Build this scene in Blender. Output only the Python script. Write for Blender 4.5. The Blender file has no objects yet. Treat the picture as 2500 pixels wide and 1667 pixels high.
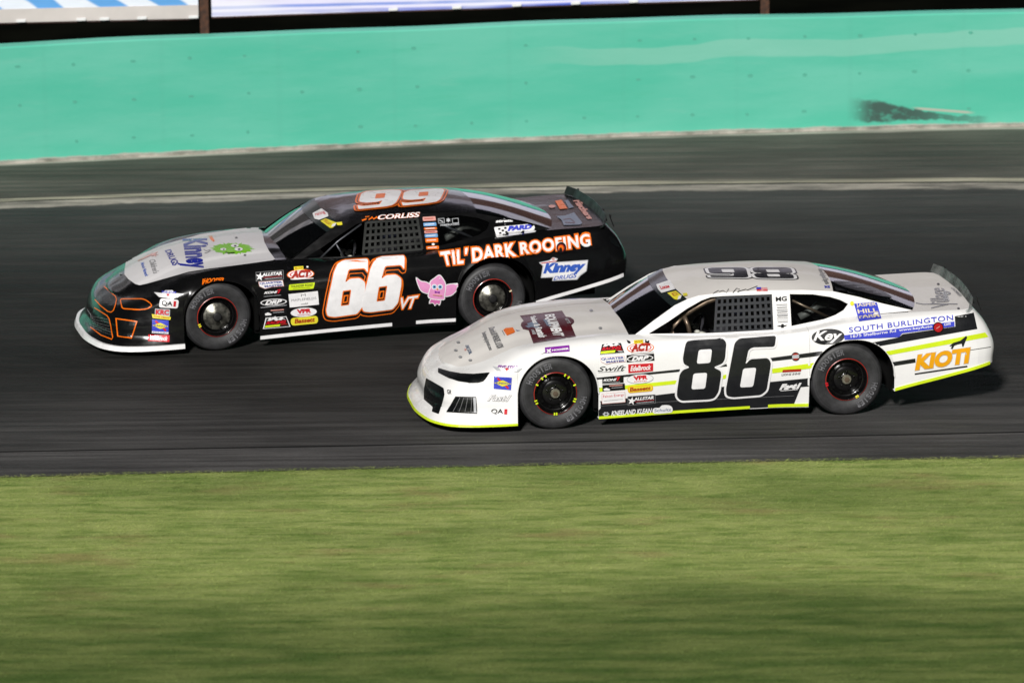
import bpy, bmesh, math, random
import numpy as np
from math import sin, cos, radians, pi, degrees, sqrt
from mathutils import Vector, Matrix
from mathutils.bvhtree import BVHTree
from mathutils.geometry import delaunay_2d_cdt

random.seed(7); rng = np.random.default_rng(7)
S = bpy.context.scene
COL = S.collection

# ------------------------------------------------------------------ camera, world, sun, exposure
F_PX, ELEV, ROLL, DIST = 12550.0, radians(13.8), radians(0.6), 50.0
CAM = Vector((0, -DIST*cos(ELEV), DIST*sin(ELEV)))
FW = (-CAM).normalized()
R0 = Vector((1, 0, 0)); U0 = R0.cross(FW)
RT = R0*cos(ROLL) - U0*sin(ROLL); UP = R0*sin(ROLL) + U0*cos(ROLL)
cd = bpy.data.cameras.new('camera'); cam = bpy.data.objects.new('camera', cd); COL.objects.link(cam)
m = Matrix((RT, UP, -FW)).transposed().to_4x4(); m.translation = CAM
cam.matrix_world = m
cd.sensor_width = 36; cd.lens = F_PX*36/2500; cd.clip_end = 3000; cd.clip_start = 0.5
cd.dof.use_dof = True; cd.dof.focus_distance = 47.8; cd.dof.aperture_fstop = 1.7
S.camera = cam

SUN_EL, SUN_AZ = radians(33), radians(-13)      # floodlight bank behind the camera, a little to its left
world = bpy.data.worlds.new('World'); S.world = world; world.use_nodes = True
wn = world.node_tree.nodes; wl = world.node_tree.links
bg = wn['Background']; sky = wn.new('ShaderNodeTexSky')
sky.sky_type = 'NISHITA'; sky.sun_disc = False; sky.sun_elevation = SUN_EL; sky.sun_rotation = radians(180) + SUN_AZ
hsv = wn.new('ShaderNodeHueSaturation'); hsv.inputs['Saturation'].default_value = 0.35
wl.new(sky.outputs[0], hsv.inputs['Color']); wl.new(hsv.outputs[0], bg.inputs['Color'])
bg.inputs['Strength'].default_value = 0.0035    # night: hardly any sky light
sd = bpy.data.lights.new('floodlight', 'SUN'); sun = bpy.data.objects.new('floodlight', sd); COL.objects.link(sun)
sd.energy = 4.6; sd.angle = radians(6); sd.color = (1.0, 0.975, 0.94)
dirv = Vector((-sin(-SUN_AZ)*cos(SUN_EL), -cos(SUN_AZ)*cos(SUN_EL), sin(SUN_EL)))   # towards the light
sun.rotation_euler = (-dirv).to_track_quat('-Z', 'Y').to_euler()
S.view_settings.view_transform = 'Standard'; S.view_settings.look = 'None'
S.view_settings.exposure = 0.0; S.view_settings.gamma = 1.0; S.view_settings.use_curve_mapping = False
S.render.engine = 'CYCLES'

def ray_dir(px, py):
    return (FW*F_PX + RT*(px-1250) - UP*(py-833.5)).normalized()

# ------------------------------------------------------------------ materials
def lin(c, k=1.0):
    o = []
    for v in c:
        v /= 255.0
        v = v/12.92 if v <= 0.04045 else ((v+0.055)/1.055)**2.4
        o.append(min(v*k, 0.9))
    return (*o, 1)

class NT:
    def __init__(s, mat): s.t = mat.node_tree; s.n = s.t.nodes; s.l = s.t.links
    def __call__(s, kind, inputs=None, **props):
        nd = s.n.new(kind)
        for k, v in props.items(): setattr(nd, k, v)
        for k, v in (inputs or {}).items():
            if isinstance(v, bpy.types.NodeSocket): s.l.new(v, nd.inputs[k])
            else: nd.inputs[k].default_value = v
        return nd
    def mix(s, fac, a, b, mode='MIX'):
        nd = s.n.new('ShaderNodeMix'); nd.data_type = 'RGBA'; nd.blend_type = mode
        for i, v in ((0, fac), (6, a), (7, b)):
            if isinstance(v, bpy.types.NodeSocket): s.l.new(v, nd.inputs[i])
            else: nd.inputs[i].default_value = v
        return nd.outputs[2]
    def math(s, op, a, b=0.0, c=0.0, clamp=False):
        nd = s.n.new('ShaderNodeMath'); nd.operation = op; nd.use_clamp = clamp
        for i, v in ((0, a), (1, b), (2, c)):
            if isinstance(v, bpy.types.NodeSocket): s.l.new(v, nd.inputs[i])
            else: nd.inputs[i].default_value = v
        return nd.outputs[0]
    def rng(s, v, a, b, c=0.0, d=1.0, smooth=True):
        nd = s('ShaderNodeMapRange', {'Value': v, 'From Min': a, 'From Max': b, 'To Min': c, 'To Max': d})
        if smooth: nd.interpolation_type = 'SMOOTHSTEP'
        return nd.outputs[0]
    def noise(s, vec, scale, detail=4, rough=0.55, stretch=None):
        if stretch:
            vec = s('ShaderNodeMapping', {'Vector': vec, 'Scale': stretch}).outputs[0]
        return s('ShaderNodeTexNoise', {'Vector': vec, 'Scale': scale, 'Detail': detail, 'Roughness': rough}).outputs[0]

def new_mat(name):
    mt = bpy.data.materials.new(name); mt.use_nodes = True
    return mt, NT(mt), mt.node_tree.nodes['Principled BSDF']

def simple(name, c, rough=0.5, metal=0.0, coat=0.0, wear=0.12, k=0.87, scale=9, spec=0.5):
    mt, N, P = new_mat(name)
    col = lin(c, k)
    co = N('ShaderNodeTexCoord').outputs['Object']
    n = N.noise(co, scale, 5, 0.6)
    dark = tuple(x*(1-wear*1.6) for x in col[:3]) + (1,)
    lite = tuple(min(1, x*(1+wear*0.6)) for x in col[:3]) + (1,)
    N.l.new(N.mix(N.rng(n, 0.3, 0.7), dark, lite), P.inputs['Base Color'])
    N.l.new(N.rng(n, 0.3, 0.75, rough*0.8, min(1, rough*1.25)), P.inputs['Roughness'])
    P.inputs['Metallic'].default_value = metal
    P.inputs['Coat Weight'].default_value = coat; P.inputs['Coat Roughness'].default_value = 0.08
    P.inputs['Specular IOR Level'].default_value = spec
    return mt

def paint(name, c, k=0.87, rough=0.3, dirt=(70, 66, 60), amount=0.25, coat=0.6):
    # sprayed body panel: clear coat, faint waviness, dust and rubber low on the panel
    mt, N, P = new_mat(name)
    co = N('ShaderNodeTexCoord').outputs['Object']
    z = N('ShaderNodeSeparateXYZ', {'Vector': co}).outputs[2]
    n1 = N.noise(co, 3.2, 6, 0.65, (1, 1, 2.2)); n2 = N.noise(co, 26, 5, 0.7, (0.5, 1, 1.4))
    low = N.rng(z, 0.05, 0.5, 1.0, 0.12)
    d = N.math('MULTIPLY', N.math('MULTIPLY', N.rng(n1, 0.42, 0.72), N.rng(n2, 0.35, 0.7)), N.math('MULTIPLY', low, amount), clamp=True)
    N.l.new(N.mix(d, lin(c, k), lin(dirt, 0.9)), P.inputs['Base Color'])
    N.l.new(N.rng(n1, 0.3, 0.7, rough*0.75, rough*1.4), P.inputs['Roughness'])
    P.inputs['Coat Weight'].default_value = coat; P.inputs['Coat Roughness'].default_value = 0.06
    bp = N('ShaderNodeBump', {'Height': N.noise(co, 2.3, 2, 0.5), 'Strength': 0.25, 'Distance': 0.03})
    N.l.new(bp.outputs[0], P.inputs['Normal']); N.l.new(bp.outputs[0], P.inputs['Coat Normal'])
    return mt

M = {}
M['white_paint'] = paint('white_paint', (252, 251, 250), 0.86, 0.3)
M['black_paint'] = paint('black_paint', (11, 11, 12), 1.0, 0.2, (52, 50, 47), 0.16, 0.35)
M['pearl_hood'] = paint('pearl_hood', (228, 224, 220), 0.86, 0.5, (120, 112, 104), 0.5, 0.15)
M['silver_hood'] = paint('silver_hood', (218, 216, 218), 0.86, 0.5, (110, 104, 100), 0.4, 0.08)
M['dark_metal'] = simple('dark_metal', (20, 20, 21), 0.6, 0.2)
M['chassis_black'] = simple('chassis_black', (10, 10, 10), 0.9, 0.0, spec=0.1)
M['tube'] = simple('tube', (128, 112, 96), 0.38, 0.7)
M['tube_dark'] = simple('tube_dark', (96, 98, 104), 0.4, 0.6)
M['chrome'] = simple('chrome', (158, 156, 146), 0.36, 0.85, wear=0.45, scale=16)
M['hub_grey'] = simple('hub_grey', (160, 156, 140), 0.4, 0.7)
M['rim_black'] = simple('rim_black', (16, 15, 16), 0.28, 0.3, 0.6)
M['net'] = simple('net', (50, 52, 56), 0.85)
M['net_dark'] = simple('net_dark', (36, 38, 36), 0.85)
M['lens_red'] = simple('lens_red', (190, 30, 34), 0.3)
M['suit'] = simple('suit', (34, 34, 40), 0.85)
M['glove'] = simple('glove', (205, 205, 195), 0.7)
M['helmet'] = simple('helmet', (40, 44, 60), 0.25, 0, 0.8)
M['hose'] = simple('hose', (120, 122, 118), 0.5, 0.3)
M['seat'] = simple('seat', (38, 38, 42), 0.7)
M['skin'] = simple('skin', (205, 160, 135), 0.6)

def rubber():
    mt, N, P = new_mat('tyre_rubber')
    co = N('ShaderNodeTexCoord').outputs['Object']
    n = N.noise(co, 12, 6, 0.65)
    s = N('ShaderNodeSeparateXYZ', {'Vector': co})
    rr = N.math('SQRT', N.math('ADD', N.math('MULTIPLY', s.outputs[0], s.outputs[0]), N.math('MULTIPLY', s.outputs[2], s.outputs[2])))
    ring = N.noise(N('ShaderNodeCombineXYZ', {'X': rr}).outputs[0], 60, 3, 0.6)
    c = N.mix(N.rng(n, 0.3, 0.75), lin((32, 32, 33)), lin((52, 52, 54)))
    c = N.mix(N.rng(ring, 0.45, 0.75, 0, 0.5), c, lin((74, 74, 76)))
    N.l.new(c, P.inputs['Base Color']); P.inputs['Roughness'].default_value = 0.55
    N.l.new(N('ShaderNodeBump', {'Height': ring, 'Strength': 0.3, 'Distance': 0.004}).outputs[0], P.inputs['Normal'])
    return mt
M['rubber'] = rubber()

def glass():
    mt, N, P = new_mat('clear_polycarbonate')
    tr = N('ShaderNodeBsdfTransparent', {'Color': (0.78, 0.8, 0.8, 1)})
    gl = N('ShaderNodeBsdfGlossy', {'Color': (1, 1, 1, 1), 'Roughness': 0.04})
    fr = N('ShaderNodeFresnel', {'IOR': 1.5}).outputs[0]
    mx = N('ShaderNodeMixShader', {0: N.math('MULTIPLY_ADD', fr, 1.25, 0.015, clamp=True), 1: tr.outputs[0], 2: gl.outputs[0]})
    N.l.new(mx.outputs[0], N.n['Material Output'].inputs['Surface'])
    return mt
M['glass'] = glass()
def lexan():
    mt, N, P = new_mat('scuffed_lexan')
    co = N('ShaderNodeTexCoord').outputs['Object']
    tr = N('ShaderNodeBsdfTransparent', {'Color': (0.75, 0.77, 0.77, 1)})
    df = N('ShaderNodeBsdfPrincipled', {'Base Color': lin((176, 180, 176)), 'Roughness': 0.25})
    f = N.rng(N.noise(co, 9, 5, 0.6), 0.3, 0.8, 0.08, 0.26)
    N.l.new(N('ShaderNodeMixShader', {0: f, 1: tr.outputs[0], 2: df.outputs[0]}).outputs[0], N.n['Material Output'].inputs['Surface'])
    return mt
M['lexan'] = lexan()

COLS = {'w': (250, 249, 250), 'k': (14, 14, 17), 'ink': (30, 31, 34), 'o': (250, 118, 18), 'y': (244, 232, 60), 'hy': (222, 246, 40),
        'r': (214, 30, 44), 'b': (66, 76, 205), 'db': (30, 42, 150), 'g': (128, 200, 40), 'p': (240, 160, 210), 'dp': (225, 120, 185),
        'm': (84, 28, 36), 'gy': (130, 130, 132), 'lg': (196, 198, 202), 'v': (140, 44, 168), 'gold': (250, 176, 22), 'kb': (58, 100, 200),
        'lens': (12, 15, 16), 'sal': (222, 160, 150), 'lb': (120, 170, 220), 'dr': (176, 44, 30), 'cream': (240, 226, 190), 'bluegrey': (120, 134, 156)}
DM = {}
def dm(c):
    if c not in DM:
        DM[c] = simple('sticker_' + {'w': 'white', 'k': 'black', 'ink': 'ink', 'o': 'orange', 'y': 'yellow', 'hy': 'lime', 'r': 'red'}.get(c, c),
                       COLS[c], 0.32, 0, 0.25, 0.05, 0.86)
    return DM[c]

# ------------------------------------------------------------------ mesh helpers
def link(name, verts, faces, mats, parent=None, smooth=False, fmat=None):
    me = bpy.data.meshes.new(name); me.from_pydata([tuple(v) for v in verts], [], faces)
    for mt in (mats if isinstance(mats, (list, tuple)) else [mats]): me.materials.append(mt)
    if fmat: me.polygons.foreach_set('material_index', fmat)
    if smooth: me.polygons.foreach_set('use_smooth', [True]*len(me.polygons))
    me.update()
    o = bpy.data.objects.new(name, me); COL.objects.link(o)
    if parent: o.parent = parent
    return o

def tag(o, label=None, cat=None, group=None, kind=None):
    if label: o['label'] = label
    if cat: o['category'] = cat
    if group: o['group'] = group
    if kind: o['kind'] = kind
    return o

def empty(name, loc, rz=0):
    o = bpy.data.objects.new(name, None); COL.objects.link(o); o.location = loc; o.rotation_euler = (0, 0, rz); o.empty_display_size = 0.2
    return o

class MB:
    def __init__(s): s.v = []; s.f = []
    def box(s, c, d, rot=None):
        b = len(s.v); c = Vector(c)
        for x in (-1, 1):
            for y in (-1, 1):
                for z in (-1, 1):
                    p = Vector((x*d[0]/2, y*d[1]/2, z*d[2]/2))
                    if rot: p = rot @ p
                    s.v.append(c + p)
        for q in ((0, 1, 3, 2), (4, 6, 7, 5), (0, 4, 5, 1), (2, 3, 7, 6), (0, 2, 6, 4), (1, 5, 7, 3)): s.f.append([b+i for i in q])
        return s
    def tube(s, pts, r, n=10):
        pts = [Vector(p) for p in pts]; b = len(s.v)
        for i, p in enumerate(pts):
            t = (pts[min(i+1, len(pts)-1)] - pts[max(i-1, 0)]).normalized()
            a = t.cross(Vector((0, 0, 1)) if abs(t.z) < 0.9 else Vector((1, 0, 0))).normalized(); c = t.cross(a)
            for k in range(n):
                s.v.append(p + (a*cos(2*pi*k/n) + c*sin(2*pi*k/n))*r)
        for i in range(len(pts)-1):
            for k in range(n): s.f.append([b+i*n+k, b+i*n+(k+1) % n, b+(i+1)*n+(k+1) % n, b+(i+1)*n+k])
        s.f.append([b+k for k in range(n)][::-1]); s.f.append([b+(len(pts)-1)*n+k for k in range(n)])
        return s
    def lathe(s, prof, n=64, axis='y'):
        # prof: (radius, axial); revolve about the y axis
        b = len(s.v)
        for r, a in prof:
            for k in range(n):
                t = 2*pi*k/n; s.v.append(Vector((r*cos(t), a, r*sin(t))))
        for i in range(len(prof)-1):
            for k in range(n): s.f.append([b+i*n+k, b+i*n+(k+1) % n, b+(i+1)*n+(k+1) % n, b+(i+1)*n+k])
        return s
    def build(s, name, mat, parent=None, smooth=False):
        return link(name, s.v, s.f, mat, parent, smooth)

def grid(rows, flip=False):
    n = len(rows[0]); v = [p for r in rows for p in r]; f = []
    for i in range(len(rows)-1):
        for j in range(n-1):
            q = [i*n+j, i*n+j+1, (i+1)*n+j+1, (i+1)*n+j]
            f.append(q[::-1] if flip else q)
    return v, f

def solid(o, t, off=-1):
    md = o.modifiers.new('thickness', 'SOLIDIFY'); md.thickness = t; md.offset = off
    es = o.modifiers.new('crisp_edges', 'EDGE_SPLIT'); es.split_angle = radians(40)
    return o

def cr(P, T, t):
    # cubic Hermite through P at parameters T
    i = int(np.clip(np.searchsorted(T, t) - 1, 0, len(T)-2)); h = T[i+1]-T[i]; s = (t-T[i])/h
    def tan(k):
        if k == 0: return (P[1]-P[0])/(T[1]-T[0])
        if k == len(T)-1: return (P[-1]-P[-2])/(T[-1]-T[-2])
        a = (P[k]-P[k-1])/(T[k]-T[k-1]); b = (P[k+1]-P[k])/(T[k+1]-T[k])
        mm = (a*(T[k+1]-T[k]) + b*(T[k]-T[k-1]))/(T[k+1]-T[k-1])
        lim = np.where(a*b <= 0, 0.35, 1.0)
        return mm*lim
    return ((2*s**3-3*s*s+1)*P[i] + (s**3-2*s*s+s)*h*tan(i) + (-2*s**3+3*s*s)*P[i+1] + (s**3-s*s)*h*tan(i+1))

# ------------------------------------------------------------------ car body
# stations round the near half of the body, front centre to rear centre: bottom, middle, shoulder, panel edge, centre line
ST = np.array([
 [(-2.545, 0, .085), (-2.450, 0, .34), (-2.39, 0, .43), (-2.28, 0, .480), (-2.279, 0, .481)],
 [(-2.54, -.25, .085), (-2.440, -.25, .34), (-2.38, -.24, .435), (-2.265, -.21, .487), (-2.25, 0, .505)],
 [(-2.505, -.48, .085), (-2.400, -.47, .345), (-2.33, -.455, .445), (-2.20, -.41, .505), (-2.17, 0, .545)],
 [(-2.43, -.72, .085), (-2.325, -.68, .355), (-2.245, -.655, .465), (-2.105, -.55, .535), (-2.09, 0, .595)],
 [(-2.31, -.87, .085), (-2.215, -.80, .37), (-2.13, -.775, .49), (-1.99, -.62, .575), (-1.99, 0, .645)],
 [(-2.13, -.945, .085), (-2.06, -.87, .39), (-1.98, -.85, .53), (-1.87, -.66, .630), (-1.88, 0, .69)],
 [(-1.95, -.975, .085), (-1.91, -.91, .42), (-1.86, -.885, .575), (-1.77, -.685, .680), (-1.78, 0, .735)],
 [(-1.72, -.985, .085), (-1.715, -.94, .45), (-1.70, -.91, .630), (-1.66, -.70, .725), (-1.67, 0, .77)],
 [(-1.335, -.96, .085), (-1.335, -.96, .50), (-1.335, -.925, .705), (-1.335, -.71, .780), (-1.335, 0, .815)],
 [(-.96, -.93, .09), (-.96, -.95, .47), (-.96, -.925, .715), (-.96, -.72, .805), (-.96, 0, .845)],
 [(-.65, -.92, .095), (-.65, -.945, .46), (-.65, -.92, .73), (-.65, -.73, .810), (-.65, 0, .86)],
 [(0, -.90, .10), (0, -.94, .48), (0, -.912, .735), (0, -.79, .788), (0, 0, .80)],
 [(.70, -.89, .10), (.70, -.945, .48), (.70, -.918, .742), (.70, -.80, .790), (.70, 0, .80)],
 [(1.0, -.91, .095), (1.0, -.955, .49), (1.0, -.92, .762), (1.0, -.79, .815), (1.0, 0, .83)],
 [(1.39, -.95, .095), (1.39, -.965, .50), (1.39, -.92, .80), (1.39, -.77, .872), (1.39, 0, .885)],
 [(1.795, -.94, .205), (1.795, -.95, .52), (1.795, -.905, .80), (1.795, -.755, .888), (1.795, 0, .90)],
 [(2.3, -.915, .305), (2.3, -.92, .57), (2.28, -.88, .80), (2.25, -.77, .893), (2.25, 0, .90)],
 [(2.60, -.895, .368), (2.59, -.885, .60), (2.53, -.85, .795), (2.45, -.77, .893), (2.47, 0, .90)],
 [(2.705, -.855, .388), (2.70, -.845, .61), (2.625, -.81, .785), (2.535, -.735, .893), (2.545, 0, .90)],
 [(2.755, -.50, .40), (2.75, -.50, .62), (2.665, -.48, .79), (2.585, -.46, .893), (2.59, 0, .90)],
 [(2.76, 0, .405), (2.755, 0, .62), (2.67, 0, .79), (2.60, 0, .893), (2.601, 0, .894)]], dtype=float)
_d = np.linalg.norm(np.diff(ST[:, 0], axis=0), axis=1); UT = np.concatenate([[0], np.cumsum(_d)])
VT = np.array([0, .40, .62, .80, 1.0])
ARCH = ((-1.333, .375, .33, .37), (1.392, .397, .335, .372))

def arch_z(x):
    for xc, hw, zb, h in ARCH:
        t = abs(x-xc)/hw
        if t <= 1: return zb + h*(max(0, 1-t**2.25))**0.5
    return None

def u_of_x(x, ib=0):
    lo, hi = UT[3], UT[-3]
    for _ in range(50):
        md = (lo+hi)/2
        if cr(ST[:, 0, 0], UT, md) < x: lo = md
        else: hi = md
    return lo

def build_shell(rake):
    us = list(np.linspace(0, UT[7], 30)[:-1])
    marks = []
    for xc, hw, zb, h in ARCH:
        a = [xc - hw*cos(t) for t in np.linspace(0, pi, 33)]
        marks += [xc-hw-.0003] + a + [xc+hw+.0003]
    xs = sorted(set([-1.715] + marks + list(np.arange(-.93, .97, .09)) + [-.80, -.64, .93] + list(np.arange(1.83, 2.56, .07))))
    us = sorted(set(us + [u_of_x(x) for x in xs])); us += list(np.linspace(u_of_x(2.58), UT[-1], 16))
    NS, NH = 17, 12
    rows = []
    for u in us:
        P = np.array([[cr(ST[:, a, c], UT, u) for c in range(3)] for a in range(5)])
        if u == UT[-1] or u == 0: P[:, 1] = 0
        x = P[0, 0]; az = arch_z(x) if -1.8 < x < 1.9 else None
        ts = np.linspace(0, VT[3], 60); curve = np.array([[cr(P[:, c], VT, t) for c in range(3)] for t in ts])
        t0 = 0.0
        if az is not None:
            k = int(np.argmax(curve[:, 2] >= az)); k = max(k, 1)
            f = (az-curve[k-1, 2])/(curve[k, 2]-curve[k-1, 2]); t0 = ts[k-1] + f*(ts[k]-ts[k-1])
        side = [np.array([cr(P[:, c], VT, t) for c in range(3)]) for t in np.linspace(t0, VT[3], NS)]
        if az is not None:
            for q in side[:5]:      # slight flare round the wheel opening
                g = max(0, 1-(q[2]-az)/.05)
                q[1] -= .012*g
        top = []
        A, B = P[3], P[4]
        for s in np.linspace(0, 1, NH+1)[1:]:
            q = A*(1-s) + B*s
            q[2] = A[2] + (B[2]-A[2])*sin(s*pi/2)
            yy = abs(q[1])
            if q[0] < -.3:      # raised centre panel of the hood
                w = min(1, max(0, (-q[0]-.6)/.3))
                q[2] += .016*math.exp(-((yy-.80)/.09)**2)*min(1, max(0, (q[0]+1.85)/.35))*min(1, max(0, (-.62-q[0])/.3))
                q[2] += .018*w*(1/(1+math.exp((yy-.44*(1-.25*max(0, -1.5-q[0])))/.018)))
            top.append(q)
        # the lip that returns inwards under the panel
        du = .01; a = np.array([cr(ST[:, 0, c], UT, max(u-du, 0)) for c in range(3)]); b = np.array([cr(ST[:, 0, c], UT, min(u+du, UT[-1])) for c in range(3)])
        t = b-a; n = np.array([-t[1], t[0], 0]); n /= max(np.linalg.norm(n), 1e-6)
        lip = side[0] + n*.05 + np.array([0, 0, .006])
        if u in (0, UT[-1]): lip[1] = 0
        row = [lip] + side + top
        if u < UT[7]:
            nn = np.array([side[1][1]-side[0][1], 0, 0]); a_ = np.array([cr(ST[:, 0, c], UT, max(u-.02, 0)) for c in range(3)]); b_ = np.array([cr(ST[:, 0, c], UT, min(u+.02, UT[-1])) for c in range(3)])
            tt = b_-a_; on = np.array([tt[1], -tt[0], 0]); on /= np.linalg.norm(on)
            if u == 0: on = np.array([-1., 0, 0])
            fd = min(1, (UT[7]-u)/.5)
            for q in side: q += on*fd*(.010*math.exp(-((q[2]-.085)/.045)**2) - .040*math.exp(-((q[2]-.21)/.06)**2))
        for q in side:
            q[2] += .016*math.exp(-((abs(q[1])-.80)/.09)**2)*min(1, max(0, (q[0]+1.85)/.35))*min(1, max(0, (-.62-q[0])/.3))
        for q in row: q[2] += rake*(q[0]+1.335)*min(1, max(0, (q[2]-.05)/.2))
        rows.append(row)
    return us, rows, NS, NH

def sill_y(x): return float(np.interp(x, [-.65, 0, .7, 1.335, 2.1], [-.70, -.78, -.79, -.77, -.72]))
def gh_y(x, z):
    t = min(1.12, max(-.1, (z-.82)/.28))
    return sill_y(x)*(1-t) - .62*t

RAIL = [(-.60, .79), (-.40, .922), (-.20, 1.042), (-.08, 1.088), (0.03, 1.114), (.25, 1.128), (.6, 1.130), (1.0, 1.116), (1.28, 1.092), (1.52, 1.032), (1.73, .967), (2.01, .892), (2.12, .872)]

def inpoly(p, poly):
    x, y = p; c = False; n = len(poly)
    for i in range(n):
        x1, y1 = poly[i]; x2, y2 = poly[(i+1) % n]
        if (y1 > y) != (y2 > y) and x < (x2-x1)*(y-y1)/(y2-y1)+x1: c = not c
    return c

def tess(outer, holes=(), step=.06):
    pts = list(outer); fe = [list(range(len(outer)))]
    for h in holes:
        b = len(pts); pts += list(h); fe.append(list(range(b, b+len(h))))
    edges = []
    for lp in fe: edges += [(lp[i], lp[(i+1) % len(lp)]) for i in range(len(lp))]
    # subdivide the boundary
    P2 = list(pts); E2 = []
    for a, b in edges:
        L = math.dist(pts[a], pts[b]); k = max(1, int(L/step)); prev = a
        for i in range(1, k):
            t = i/k; P2.append((pts[a][0]*(1-t)+pts[b][0]*t, pts[a][1]*(1-t)+pts[b][1]*t)); E2.append((prev, len(P2)-1)); prev = len(P2)-1
        E2.append((prev, b))
    xs = [p[0] for p in outer]; ys = [p[1] for p in outer]
    gx = min(xs)+step*.5
    while gx < max(xs):
        gy = min(ys)+step*.5
        while gy < max(ys):
            q = (gx, gy)
            if inpoly(q, outer) and not any(inpoly(q, h) for h in holes): P2.append(q)
            gy += step
        gx += step
    vv, ee, ff, *_ = delaunay_2d_cdt([Vector(p) for p in P2], E2, [], 0, 1e-6)
    out = []
    for f in ff:
        c = (sum(vv[i][0] for i in f)/len(f), sum(vv[i][1] for i in f)/len(f))
        if inpoly(c, outer) and not any(inpoly(c, h) for h in holes): out.append(list(f))
    return [(v[0], v[1]) for v in vv], out

def spline2(pts, n=4, closed=True):
    out = []; L = len(pts); P = [np.array(p, float) for p in pts]
    for i in range(L):
        p0, p1, p2, p3 = P[i-1], P[i], P[(i+1) % L], P[(i+2) % L]
        for k in range(n):
            t = k/n
            out.append(tuple(0.5*((2*p1)+(-p0+p2)*t+(2*p0-5*p1+4*p2-p3)*t*t+(-p0+3*p1-3*p2+p3)*t**3)))
    return out

def rounded(pts, rad):
    # fillet every corner of a polygon
    out = []; n = len(pts)
    for i in range(n):
        a, p, b = Vector(pts[i-1]), Vector(pts[i]), Vector(pts[(i+1) % n])
        r = min(rad, (a-p).length*.48, (b-p).length*.48)
        q0 = p+(a-p).normalized()*r; q1 = p+(b-p).normalized()*r
        for k in range(6):
            t = k/5; out.append(tuple(q0*(1-t)**2 + p*2*t*(1-t) + q1*t*t))
    return out

def offset(poly, d):
    A = sum(poly[i-1][0]*poly[i][1]-poly[i][0]*poly[i-1][1] for i in range(len(poly)))
    sgn = 1 if A > 0 else -1; out = []; n = len(poly)
    for i in range(n):
        a, p, b = Vector(poly[i-1]), Vector(poly[i]), Vector(poly[(i+1) % n])
        e1 = (p-a); e2 = (b-p)
        if e1.length < 1e-9 or e2.length < 1e-9: continue
        e1.normalize(); e2.normalize()
        n1 = Vector((e1.y, -e1.x))*sgn; n2 = Vector((e2.y, -e2.x))*sgn
        m = (n1+n2)
        if m.length < 1e-6: continue
        m.normalize(); k = 1/max(.45, m.dot(n1)); out.append(tuple(p+m*d*k))
    return out

CROP = {'a': (180, 440), 'b': (600, 440), 'c': (1030, 440), 'd': (1000, 640), 'e': (1400, 640), 'f': (1900, 620)}

class Car:
    def __init__(s, name, o, psi, rake, label, wb):
        s.root = empty(name, o, radians(psi)); tag(s.root, label, 'race car', 'late model race cars on the track')
        s.M = Matrix.Translation(Vector(o)) @ Matrix.Rotation(radians(psi), 4, 'Z'); s.Mi = s.M.inverted()
        s.rake = rake; s.wb = wb; s.surf = []; s.k = 0
    def z(s, x, z): return z + s.rake*(x+1.335)
    def add(s, name, v, f, mat, smooth=True, surf=True, **kw):
        o = link(name, v, f, mat, s.root, smooth, **kw)
        if surf: s.surf.append(([tuple(p) for p in v], f))
        return o
    def bake(s):
        V = []; Fc = []
        for v, f in s.surf:
            b = len(V); V += v; Fc += [[i+b for i in q] for q in f]
        s.bvh = BVHTree.FromPolygons(V, Fc, epsilon=1e-6)
        s.eye = s.Mi @ CAM
    def hit(s, px, py, off):
        d = (s.Mi.to_3x3() @ ray_dir(px, py)).normalized()
        loc, nrm, idx, dist = s.bvh.ray_cast(s.eye, d)
        if loc is None: return None
        l2, n2, _, _ = s.bvh.ray_cast(loc - d*.6, d)      # again from close by: single precision is coarse at 47 m
        if l2 is not None: loc, nrm = l2, n2
        if nrm.dot(d) > 0: nrm = -nrm
        return loc + nrm*off

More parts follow.
